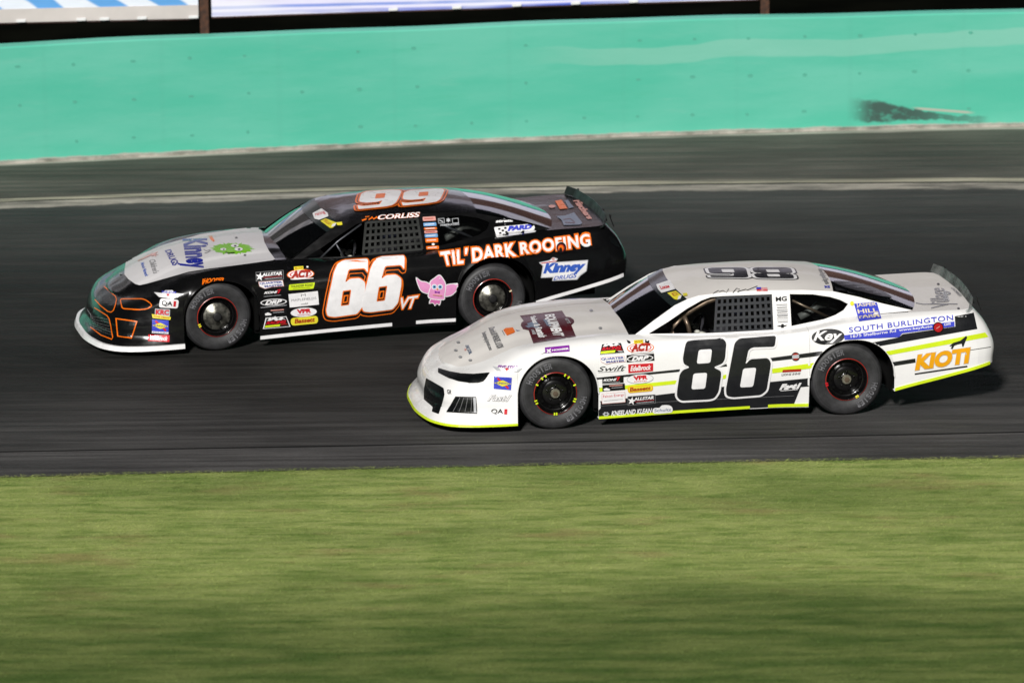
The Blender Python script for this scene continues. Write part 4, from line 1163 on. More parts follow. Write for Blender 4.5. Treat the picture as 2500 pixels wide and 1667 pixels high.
# ================================================ black car
L = Lg(B, 'a', 'hood_wrap'); L.poly([(470, 702), (600, 640), (800, 560), (1100, 475), (1400, 430), (1632, 402), (1640, 460), (1660, 545), (1700, 620), (1752, 690), (1730, 700), (1400, 745), (1180, 772), (1000, 800), (760, 868), (640, 902), (575, 916), (535, 904), (480, 866), (443, 822), (445, 770), (455, 718)], M['silver_hood'], step=9); L.done('pale silver wrap covering the hood')
L = Lg(B, 'a', 'headlight_outline'); L.poly([(405, 1038), (600, 1036), (640, 1052), (688, 1092), (640, 1120), (560, 1128), (425, 1120)], 'lens', 6); L.line(rounded([(405, 1038), (600, 1036), (640, 1052), (688, 1092), (640, 1120), (560, 1128), (425, 1120)], 22), 9, 'o', True); L.done('headlight drawn as an orange outline')
L = Lg(B, 'a', 'grille'); L.poly([(268, 930), (330, 985), (374, 1020), (370, 1080), (345, 1145), (310, 1148), (240, 1098), (190, 1043), (205, 985)], 'lens'); L.line([(265, 928), (330, 985), (365, 1015), (374, 1040), (368, 1080), (350, 1135), (330, 1150), (300, 1143), (240, 1095), (188, 1040)], 8, 'o'); L.done('upper grille with orange border')
L = Lg(B, 'a', 'lower_grille'); L.poly([(185, 1112), (300, 1187), (325, 1260), (345, 1385), (240, 1352), (150, 1282), (150, 1180)], 'lens'); L.line([(183, 1110), (240, 1145), (295, 1180), (312, 1205), (328, 1270), (342, 1370), (335, 1387), (240, 1350), (148, 1280)], 8, 'o')
for i in range(6): L.line([(158+i*3, 1180+i*22), (312+i*5, 1215+i*27)], 2.5, 'gy')
L.done('lower grille with orange border')
L = Lg(B, 'a', 'brake_duct'); L.poly([(372, 1205), (550, 1230), (503, 1375), (387, 1358)], 'lens'); L.line([(372, 1205), (550, 1230), (503, 1375), (387, 1358)], 10, 'o', True); L.done('brake duct with orange border')
L = Lg(B, 'a'); L.text('HOOSIER', [(1135, 858), (1310, 850), (1305, 888), (1125, 905)], 'o', .04, .2); L.line([(1128, 862), (1122, 912)], 9, 'o'); L.done()
L = Lg(B, 'a'); L.poly([(700, 978), (770, 985), (800, 962), (860, 960), (885, 985), (962, 990), (900, 1018), (825, 1030), (745, 1020)], 'w'); L.text('FIVE STAR', [(765, 966), (895, 972), (890, 990), (770, 986)], 'b', .03, .2); L.poly(star(822, 1000, 16, 7), 'r'); L.done()
L = Lg(B, 'a'); L.rect([(755, 1030), (915, 1040), (905, 1115), (740, 1105)], 'w', 22); L.text('QA', [(768, 1048), (862, 1054), (858, 1098), (764, 1094)], 'k', .03); L.text('1', [(870, 1050), (893, 1052), (886, 1100), (866, 1098)], 'r', .05); L.done()
L = Lg(B, 'a'); L.rect([(708, 1115), (838, 1122), (836, 1186), (705, 1180)], 'lg', 5); L.text('KRC', [(716, 1122), (832, 1128), (828, 1174), (712, 1170)], 'r', .05); L.poly([(680, 1163), (845, 1190), (840, 1215), (688, 1198)], 'y'); L.text('POWER STEERING', [(695, 1176), (835, 1194), (833, 1206), (695, 1190)], 'dr', .03); L.done()
def sunoco(car, crop, tl, tr, br, bl, foot=None):
    L = Lg(car, crop); q = [tl, tr, br, bl]; L.rect(q, 'b')
    f = lambda u, v: tuple((np.array(tl)*(1-u)+np.array(tr)*u)*(1-v)+(np.array(bl)*(1-u)+np.array(br)*u)*v)
    L.line([f(.2, .12), f(.85, .88)], 17, 'r'); L.poly([f(.02, .5), f(.5, .24), f(.98, .5), f(.5, .76)], 'y'); L.text('SUNOCO', [f(.1, .42), f(.9, .42), f(.9, .58), f(.1, .58)], 'db', .03)
    if foot: L.rect([f(0, .98), f(1, .98), f(1, 1.14), f(0, 1.14)], 'w'); L.text('RACE FUELS', [f(.06, 1.02), f(.94, 1.02), f(.94, 1.1), f(.06, 1.1)], 'db', .02)
    L.done()
sunoco(B, 'a', (683, 1210), (826, 1220), (824, 1322), (681, 1312), True)
def edel(car, crop, q, bord=None):
    L = Lg(car, crop); L.poly(q, 'r', 3, step=7); tl, tr, br, bl = [np.array(p, float) for p in q]; f = lambda u, v: tuple((tl*(1-u)+tr*u)*(1-v)+(bl*(1-u)+br*u)*v)
    L.text('Edelbrock', [f(.08, .18), f(.92, .18), f(.92, .82), f(.08, .82)], 'w', .03, .3); L.done()
edel(B, 'a', [(650, 1340), (835, 1347), (832, 1408), (646, 1400)])
L = Lg(B, 'a', 'hood_lettering'); L.text('Kinney', [(1160, 502), (1195, 762), (930, 788), (882, 520)], 'db', .045, .12); L.text('DRUGS', [(846, 606), (925, 738), (862, 750), (792, 618)], 'db', .03); L.done('blue lettering across the hood, read from the front')
L = Lg(B, 'a', 'hood_lettering'); L.text("Children's", [(712, 690), (748, 806), (694, 818), (655, 700)], 'gy', .02); L.text('Miracle Network', [(612, 718), (656, 838), (622, 842), (584, 724)], 'kb', .02)
for k in range(3): L.line([(735-k*8, 630+k*4), (660-k*10, 655+k*10), (565-k*3, 700+k*5)], 5, 'sal')
L.poly(star(700, 655, 34, 14, 6, 0, 1.3, .6), 'sal'); L.done()
L = Lg(B, 'a', 'hood_picture'); L.poly([(1380+(178+22*(i % 2))*cos(2*pi*i/60)*(.92+.1*sin(i*1.7)), 600+(44+9*(i % 2))*sin(2*pi*i/60)*(.95+.1*cos(i*2.3))) for i in range(60)], 'g'); L.line([(1190, 612), (1150, 620), (1130, 606)], 5, 'gy'); L.line([(1190, 620), (1155, 638), (1140, 640)], 5, 'gy')
for x, y, r in ((1302, 608, 26), (1402, 578, 34), (1436, 610, 36)): L.poly(circ(x, y, r, r*.42), 'w'); L.poly(circ(x+4, y+2, r*.35, r*.2), 'k')
L.line([(1320, 636), (1352, 645), (1400, 640)], 6, 'k'); L.done('spiky green blob with three eyes on the pale hood')
L = Lg(B, 'a', 'hood_picture'); L.poly([(1172, 490), (1205, 487), (1228, 536), (1212, 540), (1190, 520)], 'o'); L.done()
for x, y in ((1415, 505), (1490, 657), (408, 818)):
    L = Lg(B, 'a', 'hood_pin'); L.poly(circ(x, y, 13, 8), 'gy'); L.poly(circ(x, y, 6, 4), 'k'); L.done()
L = Lg(B, 'b', 'name_lettering'); L.text('CORLISS', [(1152, 308), (1515, 282), (1510, 322), (1145, 345)], 'w', .0, .15, bolds=[('o', .05), ('w', .025)]); L.line([(1010, 352), (1050, 340), (1042, 356)], 12, 'o'); L.line([(1040, 328), (1075, 322), (1068, 346), (1100, 326), (1110, 340), (1142, 324)], 11, 'o'); L.done('orange and white name above the side window')
L = Lg(B, 'b'); L.poly([(650, 358), (698, 338), (792, 374), (760, 418), (735, 420)], 'y', 4); L.text('NASCAR' if False else 'AUTO', [(672, 356), (706, 346), (752, 388), (718, 392)], 'dr', .02); L.rect([(758, 386), (792, 376), (778, 404), (745, 412)], 'w'); L.rect([(786, 374), (838, 368), (840, 390), (800, 398)], 'y'); L.done()
L = Lg(B, 'b'); L.poly([(582, 292), (660, 250), (715, 290), (722, 318), (640, 350), (600, 340)], 'w', 6, step=20); L.text('racing', [(600, 290), (680, 268), (700, 300), (612, 325)], 'r', .02); L.done()
rows = [(320, 358, 'sal'), (372, 404, 'lb'), (414, 434, 'o'), (440, 466, 'sal'), (470, 502, 'lb'), (507, 545, 'o'), (550, 568, 'w'), (575, 605, 'o')]
for y0, y1, c in rows:
    s = lambda y: (y-320)*.12; L = Lg(B, 'b'); w0 = 112 if y1 < 550 else 110
    if (y0, y1) == (550, 568): L.poly(circ(1630, 559, 13, 10), 'w')
    else: L.rect([(1537+s(y0), y0+2), (1537+s(y0)+w0, y0-4), (1537+s(y1)+w0, y1-5), (1537+s(y1), y1)], c, 8); L.line([(1550+s(y0), (y0+y1)/2), (1537+s(y0)+w0-16, (y0+y1)/2-5)], 6, 'w' if c != 'sal' else 'dr')
    L.done()
L = Lg(B, 'c'); 
for x0 in (140, 262): L.line([(x0, 338), (x0+52, 333), (x0+56, 372), (x0+6, 377)], 4, 'lg', True)
L.line([(150, 350), (185, 365)], 9, 'lg'); L.poly(star(228, 350, 22, 12, 6), 'lg'); L.text('HOMEBUILDERS', [(158, 386), (322, 374), (323, 392), (160, 403)], 'lg', .02); L.done()
def allstar(car, crop, dx, dy):
    L = Lg(car, crop); p = lambda *q: [(x+dx, y+dy) for x, y in q]
    L.rect(p((88, 805), (325, 787), (328, 860), (90, 880)), 'k'); L.line(p((88, 805), (325, 787), (328, 860), (90, 880)), 4, 'gy', True); L.poly(star(122+dx, 842+dy, 38, 15, 5, -80), 'w')
    L.text('ALLSTAR', p((140, 812), (314, 797), (314, 826), (140, 840)), 'w', .04, .2); L.line(p((150, 848), (316, 834)), 3, 'r'); L.text('PERFORMANCE', p((165, 854), (314, 841), (314, 852), (165, 865)), 'lg', .01); L.done()
allstar(B, 'b', 0, 0); allstar(W, 'e', 384, 362)
def quarter(car, crop, dx, dy, w=1.0):
    L = Lg(car, crop); p = lambda *q: [(110+(x-110)*w+dx, y+dy) for x, y in q]
    L.poly(p((110, 886), (320, 870), (330, 920), (225, 928), (165, 943), (118, 922)), 'w', 4); L.line(p((110, 886), (320, 870), (330, 920), (225, 928), (165, 943), (118, 922)), 3, 'sal', True)
    L.text('QUARTER', p((116, 890), (315, 876), (316, 896), (120, 910)), 'db', .03); L.text('MASTER', p((160, 914), (322, 902), (322, 918), (164, 932)), 'db', .03); L.done()
quarter(B, 'b', 0, 0); quarter(W, 'e', 122, -56)
def koni(car, crop, dx, dy, box=False):
    L = Lg(car, crop); p = lambda *q: [(x+dx, y+dy) for x, y in q]
    if box: L.rect(p((150, 952), (335, 938), (335, 998), (150, 1010)), 'k')
    L.text('KONI', p((162, 968), (276, 960), (270, 981), (158, 989)), 'w', .06, .2); L.poly(p((272, 950), (306, 947), (286, 982), (272, 983), (288, 957), (272, 960)), 'r'); L.line(p((156, 1002 if box else 1010), (304, 990 if box else 997)), 3, 'lg'); L.done()
koni(B, 'b', 0, 0); koni(W, 'e', 100, 47, True)
def drp(car, crop, dx, dy, box=False):
    L = Lg(car, crop); p = lambda *q: [(x+dx, y+dy) for x, y in q]
    if box: L.rect(p((122, 1032), (362, 1018), (366, 1078), (124, 1094)), 'k')
    L.oval(p((126, 1036), (356, 1024), (356, 1082), (126, 1096)), 'w'); L.oval(p((136, 1042), (346, 1031), (346, 1076), (136, 1089)), 'k'); L.text('DRP', p((170, 1046), (316, 1036), (312, 1072), (164, 1083)), 'w', .06, .25); L.line(p((128, 1107), (355, 1085)), 4, 'lg') if not box else None; L.done()
drp(B, 'b', 0, 0); drp(W, 'e', 338, -224, True)
def sway(car, crop, dx, dy):
    L = Lg(car, crop); p = lambda *q: [(x+dx, y+dy) for x, y in q]
    L.rect(p((155, 1125), (350, 1110), (354, 1165), (156, 1180)), 'k'); L.poly(p((165, 1160), (190, 1148), (222, 1160), (220, 1172), (170, 1175)), 'w'); L.line(p((215, 1132), (330, 1124)), 9, 'sal'); L.line(p((235, 1150), (330, 1143)), 4, 'lg'); L.done()
sway(B, 'b', 0, 0); sway(W, 'e', 95, -58)
def mount(car, crop, dx, dy, sx=1.0, sy=1.0):
    L = Lg(car, crop); p = lambda *q: [(150+(x-150)*sx+dx, 1185+(y-1185)*sy+dy) for x, y in q]
    L.poly(p((172, 1195), (352, 1182), (388, 1272), (148, 1292)), 'w'); L.poly(p((180, 1200), (348, 1188), (378, 1268), (158, 1286)), 'k'); L.poly(p((185, 1222), (208, 1192), (222, 1204), (255, 1180), (280, 1206), (310, 1186), (345, 1212), (322, 1204), (306, 1216), (284, 1212), (262, 1222), (240, 1208), (215, 1220)), 'w')
    L.text('RACING', p((180, 1226), (350, 1212), (352, 1240), (172, 1254)), 'r', .05, .3); L.poly(p((168, 1262), (300, 1250), (292, 1268), (164, 1279)), 'hy'); L.line(p((305, 1252), (360, 1246)), 8, 'dr'); L.done()
mount(B, 'b', 0, 0); mount(W, 'e', 70, -482, .97, 1.0)
def act(car, crop, dx, dy):
    L = Lg(car, crop); p = lambda *q: [(x+dx, y+dy) for x, y in q]
    L.oval(p((356, 783), (594, 770), (596, 856), (358, 868)), 'o'); L.oval(p((364, 789), (586, 777), (588, 850), (366, 861)), 'w'); L.oval(p((380, 796), (572, 785), (574, 842), (382, 853)), 'r'); L.oval(p((390, 800), (562, 790), (564, 838), (392, 848)), 'w')
    L.rect(p((418, 758), (500, 752), (500, 780), (420, 786)), 'y', 3); L.text('MILTON', p((426, 765), (494, 760), (494, 772), (427, 777)), 'dr', .02); L.rect(p((355, 756), (388, 768), (388, 782), (366, 780)), 'k'); L.rect(p((520, 752), (552, 760), (548, 780), (515, 776)), 'k'); L.rect(p((530, 752), (546, 757), (540, 766), (526, 764)), 'w')
    L.text('ACT', p((400, 792), (562, 782), (558, 842), (392, 853)), 'dr', .07, .1); L.line(p((388, 862), (586, 850)), 7, 'w'); L.done()
act(B, 'b', 0, 0); act(W, 'e', 106, -72)
L = Lg(B, 'b'); L.rect([(376, 908), (602, 888), (588, 942), (372, 956)], 'hy', 10); L.text('THUNDER ROAD', [(390, 914), (585, 898), (582, 918), (388, 934)], 'ink', .02); L.line([(410, 942), (560, 930)], 3, 'ink'); L.done()
L = Lg(B, 'b'); L.rect([(370, 990), (626, 963), (636, 1080), (382, 1106)], 'w'); L.text('M', [(478, 990), (520, 986), (520, 1008), (480, 1012)], 'gy', .0); L.text('MAPLEFIELDS', [(395, 1034), (612, 1014), (614, 1034), (397, 1054)], 'gy', .0); L.text('mobil', [(480, 1068), (538, 1062), (538, 1076), (480, 1082)], 'ink', .0); L.done()
def vp(car, crop, dx, dy):
    L = Lg(car, crop); p = lambda *q: [(x+dx, y+dy) for x, y in q]
    L.oval(p((386, 1112), (618, 1098), (620, 1182), (388, 1196)), 'gy'); L.oval(p((389, 1115), (615, 1101), (617, 1179), (391, 1193)), 'w'); L.text('VPR', p((440, 1122), (572, 1112), (570, 1150), (446, 1162)), 'r', .07); L.text('RACING FUELS', p((450, 1167), (560, 1159), (560, 1169), (451, 1177)), 'r', .02); L.done()
vp(B, 'b', 0, 0); vp(W, 'e', 76, -134)
def bassett(car, crop, dx, dy):
    L = Lg(car, crop); p = lambda *q: [(x+dx, y+dy) for x, y in q]
    L.rect(p((388, 1198), (625, 1176), (629, 1242), (394, 1264)), 'y', 30); L.text('Bassett', p((424, 1204), (600, 1190), (600, 1230), (424, 1246)), 'dr', .04, .1); L.done()
bassett(B, 'b', 0, 0)
L = Lg(W, 'e'); L.rect([(468, 1080), (690, 1064), (693, 1118), (472, 1138)], 'gold', 28); L.rect([(476, 1086), (682, 1071), (684, 1112), (480, 1130)], 'y', 22); L.text('Bassett', [(488, 1088), (672, 1075), (672, 1108), (490, 1124)], 'dr', .04, .1); L.done()
# roofing company lettering
L = Lg(B, 'c', 'side_lettering'); bl_ = [('o', .115), ('w', .035)]
for t, q in (("TIL'", [(152, 625), (398, 592), (385, 722), (190, 742)]), ('DARK', [(432, 592), (805, 545), (822, 660), (440, 712)]), ('ROOFING', [(846, 546), (1455, 462), (1468, 575), (858, 648)])): L.text(t, q, 'w', sp=1.12, bolds=bl_)
L.done('white lettering with thick orange outline above the rear wheel')
L = Lg(B, 'c', 'fuel_filler'); L.poly(circ(1210, 588, 43, 47), 'k'); L.poly(circ(1208, 590, 30, 32), 'dr'); L.poly(circ(1206, 592, 22, 26), 'o'); L.poly(circ(1204, 608, 14, 22), 'k'); L.done()
L = Lg(B, 'c'); L.rect([(625, 410), (970, 378), (995, 455), (650, 506)], 'w', 16)
for i in range(3):
    for j in range(4):
        if (i+j) % 2 == 0: x = 660+i*26+j*4; y = 420+j*18-i*4; L.rect([(x, y), (x+20, y-3), (x+24, y+12), (x+4, y+15)], 'k')
L.text('PARD', [(745, 402), (950, 386), (958, 424), (742, 446)], 'b', .07, .2); L.text('MECHANICAL SERVICES', [(755, 456), (975, 434), (978, 444), (757, 467)], 'gy', .02); L.done()
L = Lg(B, 'c'); L.text('strata', [(642, 348), (792, 340), (790, 362), (640, 372)], 'w', .05, .1); L.poly(circ(716, 333, 9, 6), 'w'); L.poly(circ(722, 386, 6, 5), 'gy'); L.done()
L = Lg(B, 'c', 'side_lettering'); L.poly([(1032, 850), (1050, 745), (1015, 715), (1108, 695), (1140, 668), (1182, 682), (1165, 712), (1445, 692), (1432, 790), (1375, 832), (1350, 865), (1130, 876), (1138, 845)], 'lg', 6); L.poly([(1040, 843), (1058, 745), (1025, 718), (1110, 700), (1142, 674), (1172, 686), (1155, 718), (1438, 700), (1425, 786), (1370, 826), (1345, 858), (1138, 868), (1146, 838)], 'w', 6)
L.text('Kinney', [(1062, 722), (1432, 700), (1402, 812), (1050, 838)], 'kb', .06, .2); L.text('DRUGS', [(1150, 836), (1348, 806), (1342, 846), (1142, 868)], 'kb', .02, .15); L.line([(1035, 722), (1168, 702)], 7, 'r'); L.poly(circ(1140, 684, 13, 10), 'sal'); L.done('blue and white pharmacy lettering behind the rear wheel')
L = Lg(B, 'c', 'bird_picture'); q = lambda P, c, n=3: L.poly(spline2(P, n), c)
wl_ = [(-46, 856), (-10, 880), (35, 888), (78, 918), (76, 978), (20, 974), (-18, 940)]; wr_ = [(198, 925), (250, 905), (318, 904), (300, 935), (292, 962), (245, 1000), (182, 998)]
for P in (wl_, wr_): q(offset(P, 7), 'w'); q(P, 'p')
bd = [(150, 828), (182, 862), (202, 912), (192, 1000), (182, 1032), (64, 1018), (66, 960), (78, 925), (72, 885), (112, 850)]; tl_ = [(90, 1020), (156, 1026), (150, 1076), (128, 1066), (112, 1082), (98, 1062), (68, 1062)]
q(offset(tl_, 6), 'w'); q(tl_, 'dp'); q(offset(bd, 7), 'w'); q(bd, 'p')
for x in (106, 156): L.poly(circ(x, 925, 24), 'w'); L.poly(circ(x, 925, 16), 'lb'); L.poly(circ(x, 925, 7), 'k')
L.poly([(122, 938), (140, 940), (130, 954)], 'gold'); L.poly([(108, 958), (130, 966), (152, 962), (150, 980), (130, 972), (108, 976)], 'v'); L.line([(92, 992), (172, 1000)], 9, 'sal'); L.line([(150, 848), (155, 856)], 9, 'w'); L.done('pink bird with spread wings on the door')
# tail of the black car
L = Lg(B, 'c', 'deck_picture'); L.poly([(1170, 318), (1250, 312), (1325, 285), (1395, 375), (1380, 392), (1235, 396), (1215, 350)], 'bluegrey', 0, step=22); L.line([(1230, 350), (1290, 340), (1330, 372)], 7, 'm'); L.line([(1245, 372), (1330, 380)], 7, 'm'); L.done()
L = Lg(B, 'c', 'deck_picture'); L.poly([(1240, 182), (1270, 175), (1300, 215), (1325, 240), (1280, 250)], 'bluegrey', step=22); L.poly([(1158, 186), (1215, 176), (1268, 252), (1200, 258)], 'o', step=22); L.oval([(1100, 222), (1160, 220), (1165, 244), (1108, 250)], 'sal'); L.done()
L = Lg(B, 'c', 'deck_lettering'); L.text('Fischers', [(1325, 180), (1440, 345), (1492, 338), (1385, 170)][0:0] or [(1382, 172), (1500, 340), (1440, 345), (1312, 182)], 'sal', .06, .1); L.done('pale script across the tail')
L = Lg(B, 'c', 'tail_light'); L.poly([(1630, 480), (1670, 510), (1710, 560), (1722, 590), (1680, 572), (1640, 540)], 'lens', step=25); L.done()
# hood pins and cowl
# ================================================ white car
L = Lg(W, 'e', 'livery_stripe'); L.poly([(186, 1006), (925, 930), (928, 952), (188, 1022)], 'ink'); L.poly([(1275, 912), (1330, 882), (1338, 905)], 'ink'); L.poly([(1712, 832), (2235, 763), (2150, 813), (1718, 862)], 'ink'); L.done('black pinstripe along the door')
L = Lg(W, 'e', 'livery_stripe'); L.poly([(200, 1094), (900, 1026), (885, 1060), (203, 1130)], 'hy'); L.poly([(1290, 985), (1330, 975), (1325, 1012), (1290, 1015)], 'hy'); L.poly([(1730, 925), (2108, 872), (2083, 920), (1728, 966)], 'hy'); L.done('lime stripe along the door')
L = Lg(W, 'e', 'livery_stripe'); L.poly([(210, 1210), (720, 1155), (895, 1134), (1290, 1083), (1715, 1040), (2062, 1006), (2052, 1079), (1978, 1086), (1912, 1250), (1560, 1268), (220, 1342)], 'ink'); L.line([(215, 1250), (900, 1207), (1920, 1160)], 2.5, 'gy'); L.done('black panel along the sill')
L = Lg(W, 'f', 'livery_stripe'); L.poly([(1080, 697), (1540, 632), (1535, 543), (1700, 511), (1732, 652), (880, 802), (800, 774), (1052, 724)], 'ink'); L.done('black stripe on the rear quarter')
L = Lg(W, 'f', 'livery_stripe'); L.poly([(918, 850), (1800, 682), (1828, 722), (950, 882)], 'hy'); L.done('lime stripe on the rear quarter')
L = Lg(W, 'f', 'livery_stripe'); L.poly([(973, 943), (1192, 908), (1195, 944), (995, 976)], 'ink'); L.line([(1665, 836), (1848, 808)], 5, 'ink'); L.done()
number86()
L = Lg(W, 'f', 'side_lettering'); L.text('KIOTI', [(1212, 872), (1672, 808), (1652, 950), (1186, 1014)], 'gold', .0, .0, bolds=[('lg', .075), ('gold', .06)]); L.poly([(1185, 1036), (1642, 968), (1645, 980), (1186, 1047)], 'ink'); L.done('orange lettering on the rear quarter')
L = Lg(W, 'f', 'dog_emblem'); L.poly([(1486, 800), (1520, 772), (1580, 754), (1602, 738), (1634, 710), (1642, 726), (1625, 762), (1610, 804), (1600, 806), (1594, 778), (1560, 785), (1530, 796), (1515, 825), (1498, 822), (1510, 800)], 'ink'); L.done('black howling dog silhouette')
L = Lg(W, 'f', 'side_lettering'); L.oval([(286, 660), (575, 645), (578, 782), (292, 796)], 'ink'); L.text('Key', [(312, 672), (560, 668), (548, 770), (300, 782)], 'w', .03, .25); L.done('white script on a dark oval')
L = Lg(W, 'f', 'side_lettering'); L.text('SOUTH BURLINGTON', [(612, 640), (1518, 532), (1522, 574), (616, 686)], 'b', .01, sp=1.1); L.poly([(572, 708), (1530, 588), (1532, 630), (1075, 690), (1050, 722), (576, 748)], 'b'); L.text('1675 Shelburne Rd', [(628, 704), (1022, 656), (1022, 680), (630, 732)], 'w', .01); L.text('www.keyAuto', [(1048, 652), (1338, 618), (1338, 646), (1048, 680)], 'w', .01); L.text('com', [(1442, 604), (1498, 598), (1498, 618), (1442, 626)], 'w', .01); L.done('blue dealer lettering above the rear wheel')
L = Lg(W, 'f', 'fuel_filler'); L.poly(circ(1388, 640, 46), 'k'); L.poly(circ(1389, 641, 38), M['lens_red']); L.line([(1372, 650), (1402, 630)], 6, 'sal'); L.done('red fuel cap')
L = Lg(W, 'f'); L.rect([(658, 434), (855, 415), (897, 564), (702, 590)], 'b', 2)
for i, t in enumerate(('JASPER', 'HILL', 'FARM')): y = 428+i*49; x = 672+i*13; L.text(t, [(x, y+6), (x+175, y-6), (x+184, y+28), (x+9, y+42)], 'cream', .02)
L.poly(circ(640, 432, 17, 19), 'y'); L.done('blue square sticker with cream words')
L = Lg(W, 'e'); L.poly(circ(1932, 820, 38, 38), 'ink'); L.poly(circ(1932, 820, 30, 30), 'dr'); L.rect([(1902, 808), (1962, 802), (1962, 832), (1902, 838)], 'lg'); L.done('round badge on the black stripe')
L = Lg(W, 'e'); L.rect([(1820, 935), (1982, 926), (1978, 948), (1816, 957)], 'dr'); L.text('LIONS INNS', [(1812, 966), (1976, 956), (1970, 974), (1808, 986)], 'gy', .02); L.done()
L = Lg(W, 'e'); L.text('Fast1', [(1800, 1058), (1985, 1046), (1972, 1098), (1788, 1110)], 'w', .07, .25); L.line([(1800, 1116), (1950, 1104)], 5, 'w'); L.done()
L = Lg(W, 'e'); L.text('Swift', [(215, 908), (458, 893), (450, 940), (208, 948)], 'ink', .0, .3); L.line([(215, 956), (430, 944)], 2.5, 'gy'); L.done()
edel(W, 'e', [(475, 888), (692, 876), (692, 945), (477, 963)])
L = Lg(W, 'e'); L.rect([(245, 1142), (446, 1124), (450, 1214), (248, 1230)], 'w'); L.line([(245, 1142), (446, 1124), (450, 1214), (248, 1230)], 3, 'sal', True); L.text('Falcon Energy', [(256, 1154), (438, 1138), (438, 1166), (258, 1184)], 'r', .0); L.line([(262, 1204), (430, 1188)], 3, 'gy'); L.done()
L = Lg(W, 'e', 'sill_lettering'); L.text('KNEELAND KLEAN', [(330, 1292), (682, 1266), (680, 1308), (328, 1336)], 'w', .03, .2)
for k in range(6): L.poly(circ(282+20*cos(k*pi/3), 1318+13*sin(k*pi/3), 9, 8, 10), 'lg')
L.poly(spline2([(688, 1276), (712, 1262), (745, 1262), (770, 1240), (830, 1240), (858, 1262), (856, 1296), (820, 1306), (700, 1312)], 3), 'w'); L.text('Schultz', [(702, 1272), (850, 1262), (848, 1290), (700, 1300)], 'bluegrey', .02); L.done('white lettering along the sill')
L = Lg(W, 'e'); L.text('MG', [(1758, 304), (1855, 298), (1856, 338), (1760, 344)], 'ink', .03); L.done()
for y0, y1, kind in ((368, 400, 0), (412, 440, 1), (452, 474, 2), (486, 524, 3)):
    L = Lg(W, 'e'); d = (y0-368)*.05; L.line([(1764+d, y0+4), (1860+d, y0)], 5, 'gy'); L.line([(1764+d, (y0+y1)/2+2), (1860+d, (y0+y1)/2-2)], 6 if kind % 2 else 4, 'lg'); L.line([(1770+d, y1), (1858+d, y1-5)], 5, 'gy'); L.done()
L = Lg(W, 'e'); L.poly([(1766, 560), (1790, 552), (1805, 553), (1808, 540), (1828, 539), (1830, 551), (1862, 548), (1842, 560), (1830, 562), (1828, 572), (1806, 573), (1805, 563)], 'ink'); L.done('black cross-shaped emblem on the pillar')
L = Lg(W, 'e', 'signature'); L.line([(1212, 278), (1262, 250), (1270, 262), (1300, 250), (1330, 268), (1352, 236)], 4, 'ink'); L.line([(1385, 270), (1420, 232), (1445, 240), (1425, 262), (1500, 240), (1512, 248), (1600, 212)], 4, 'ink'); L.done()
L = Lg(W, 'e', 'flag_sticker'); L.rect([(1590, 228), (1685, 226), (1690, 254), (1592, 257)], 'w')
for i in range(4): L.line([(1590+i, 230+i*8), (1686+i, 228+i*8)], 3.6, 'r')
L.rect([(1590, 227), (1632, 226), (1633, 242), (1590, 243)], 'b'); L.done('small striped flag')
L = Lg(W, 'e'); L.poly([(722, 198), (840, 158), (888, 238), (768, 272), (738, 240)], 'w', 5, step=22); L.text('Lucas', [(748, 212), (828, 198), (842, 226), (766, 244)], 'r', .05); L.done()
L = Lg(W, 'e'); L.poly([(818, 272), (892, 254), (940, 292), (905, 332), (880, 326)], 'y', 3); L.text('MILTON', [(850, 274), (892, 262), (918, 288), (878, 304)], 'dr', .02); L.rect([(918, 300), (946, 292), (935, 322), (908, 332)], 'w'); L.rect([(952, 278), (990, 274), (996, 296), (960, 302)], 'y', 4); L.done()
# nose
L = Lg(W, 'd', 'headlight'); L.poly([(250, 922), (300, 938), (350, 952), (450, 970), (560, 974), (700, 961), (662, 1018), (640, 1036), (600, 1048), (520, 1051), (430, 1038), (340, 1010), (248, 962)], 'lens', 8); L.done('narrow black headlight')
L = Lg(W, 'd', 'grille'); L.poly([(148, 1008), (205, 1040), (300, 1095), (307, 1150), (295, 1200), (256, 1322), (196, 1300), (205, 1262), (128, 1192), (130, 1100)], 'lens', 8)
for i in range(5): L.line([(150, 1045+i*36), (290, 1110+i*36)], 3, 'ink')
for i in range(5): L.line([(165+i*26, 1040+i*14), (165+i*26, 1190+i*14)], 2.5, 'ink')
L.done('black mesh grille')
L = Lg(W, 'd', 'brake_duct'); L.poly([(400, 1170), (580, 1173), (592, 1322), (320, 1305)], 'lens', 6)
for i in range(4): L.line([(440+i*34, 1178), (380+i*52, 1302)], 4, 'gy')
L.poly([(556, 1178), (578, 1178), (584, 1312), (562, 1312)], 'lg'); L.line([(400, 1170), (580, 1173)], 4, 'ink'); L.done('brake duct with slanted vanes')
L = Lg(W, 'd', 'nose_emblem'); L.text('GR', [(328, 1108), (368, 1112), (366, 1150), (330, 1145)], 'ink', .02); L.done()
L = Lg(W, 'd'); L.poly([(722, 908), (775, 918), (800, 948), (760, 946)], 'lg'); L.poly([(985, 922), (935, 925), (900, 952), (945, 952)], 'lg'); L.text('FIVE STAR', [(772, 900), (946, 905), (938, 926), (768, 920)], 'v', .03, .2); L.poly(star(848, 935, 20, 8), 'r'); L.done()
sunoco(W, 'd', (735, 993), (889, 1003), (882, 1112), (732, 1100))
L = Lg(W, 'd'); L.text('Fast1', [(694, 1150), (888, 1156), (868, 1212), (676, 1208)], 'gy', .05, .25); L.text('Fast1', [(697, 1153), (884, 1159), (866, 1209), (680, 1205)], 'w', .01, .25); L.done()
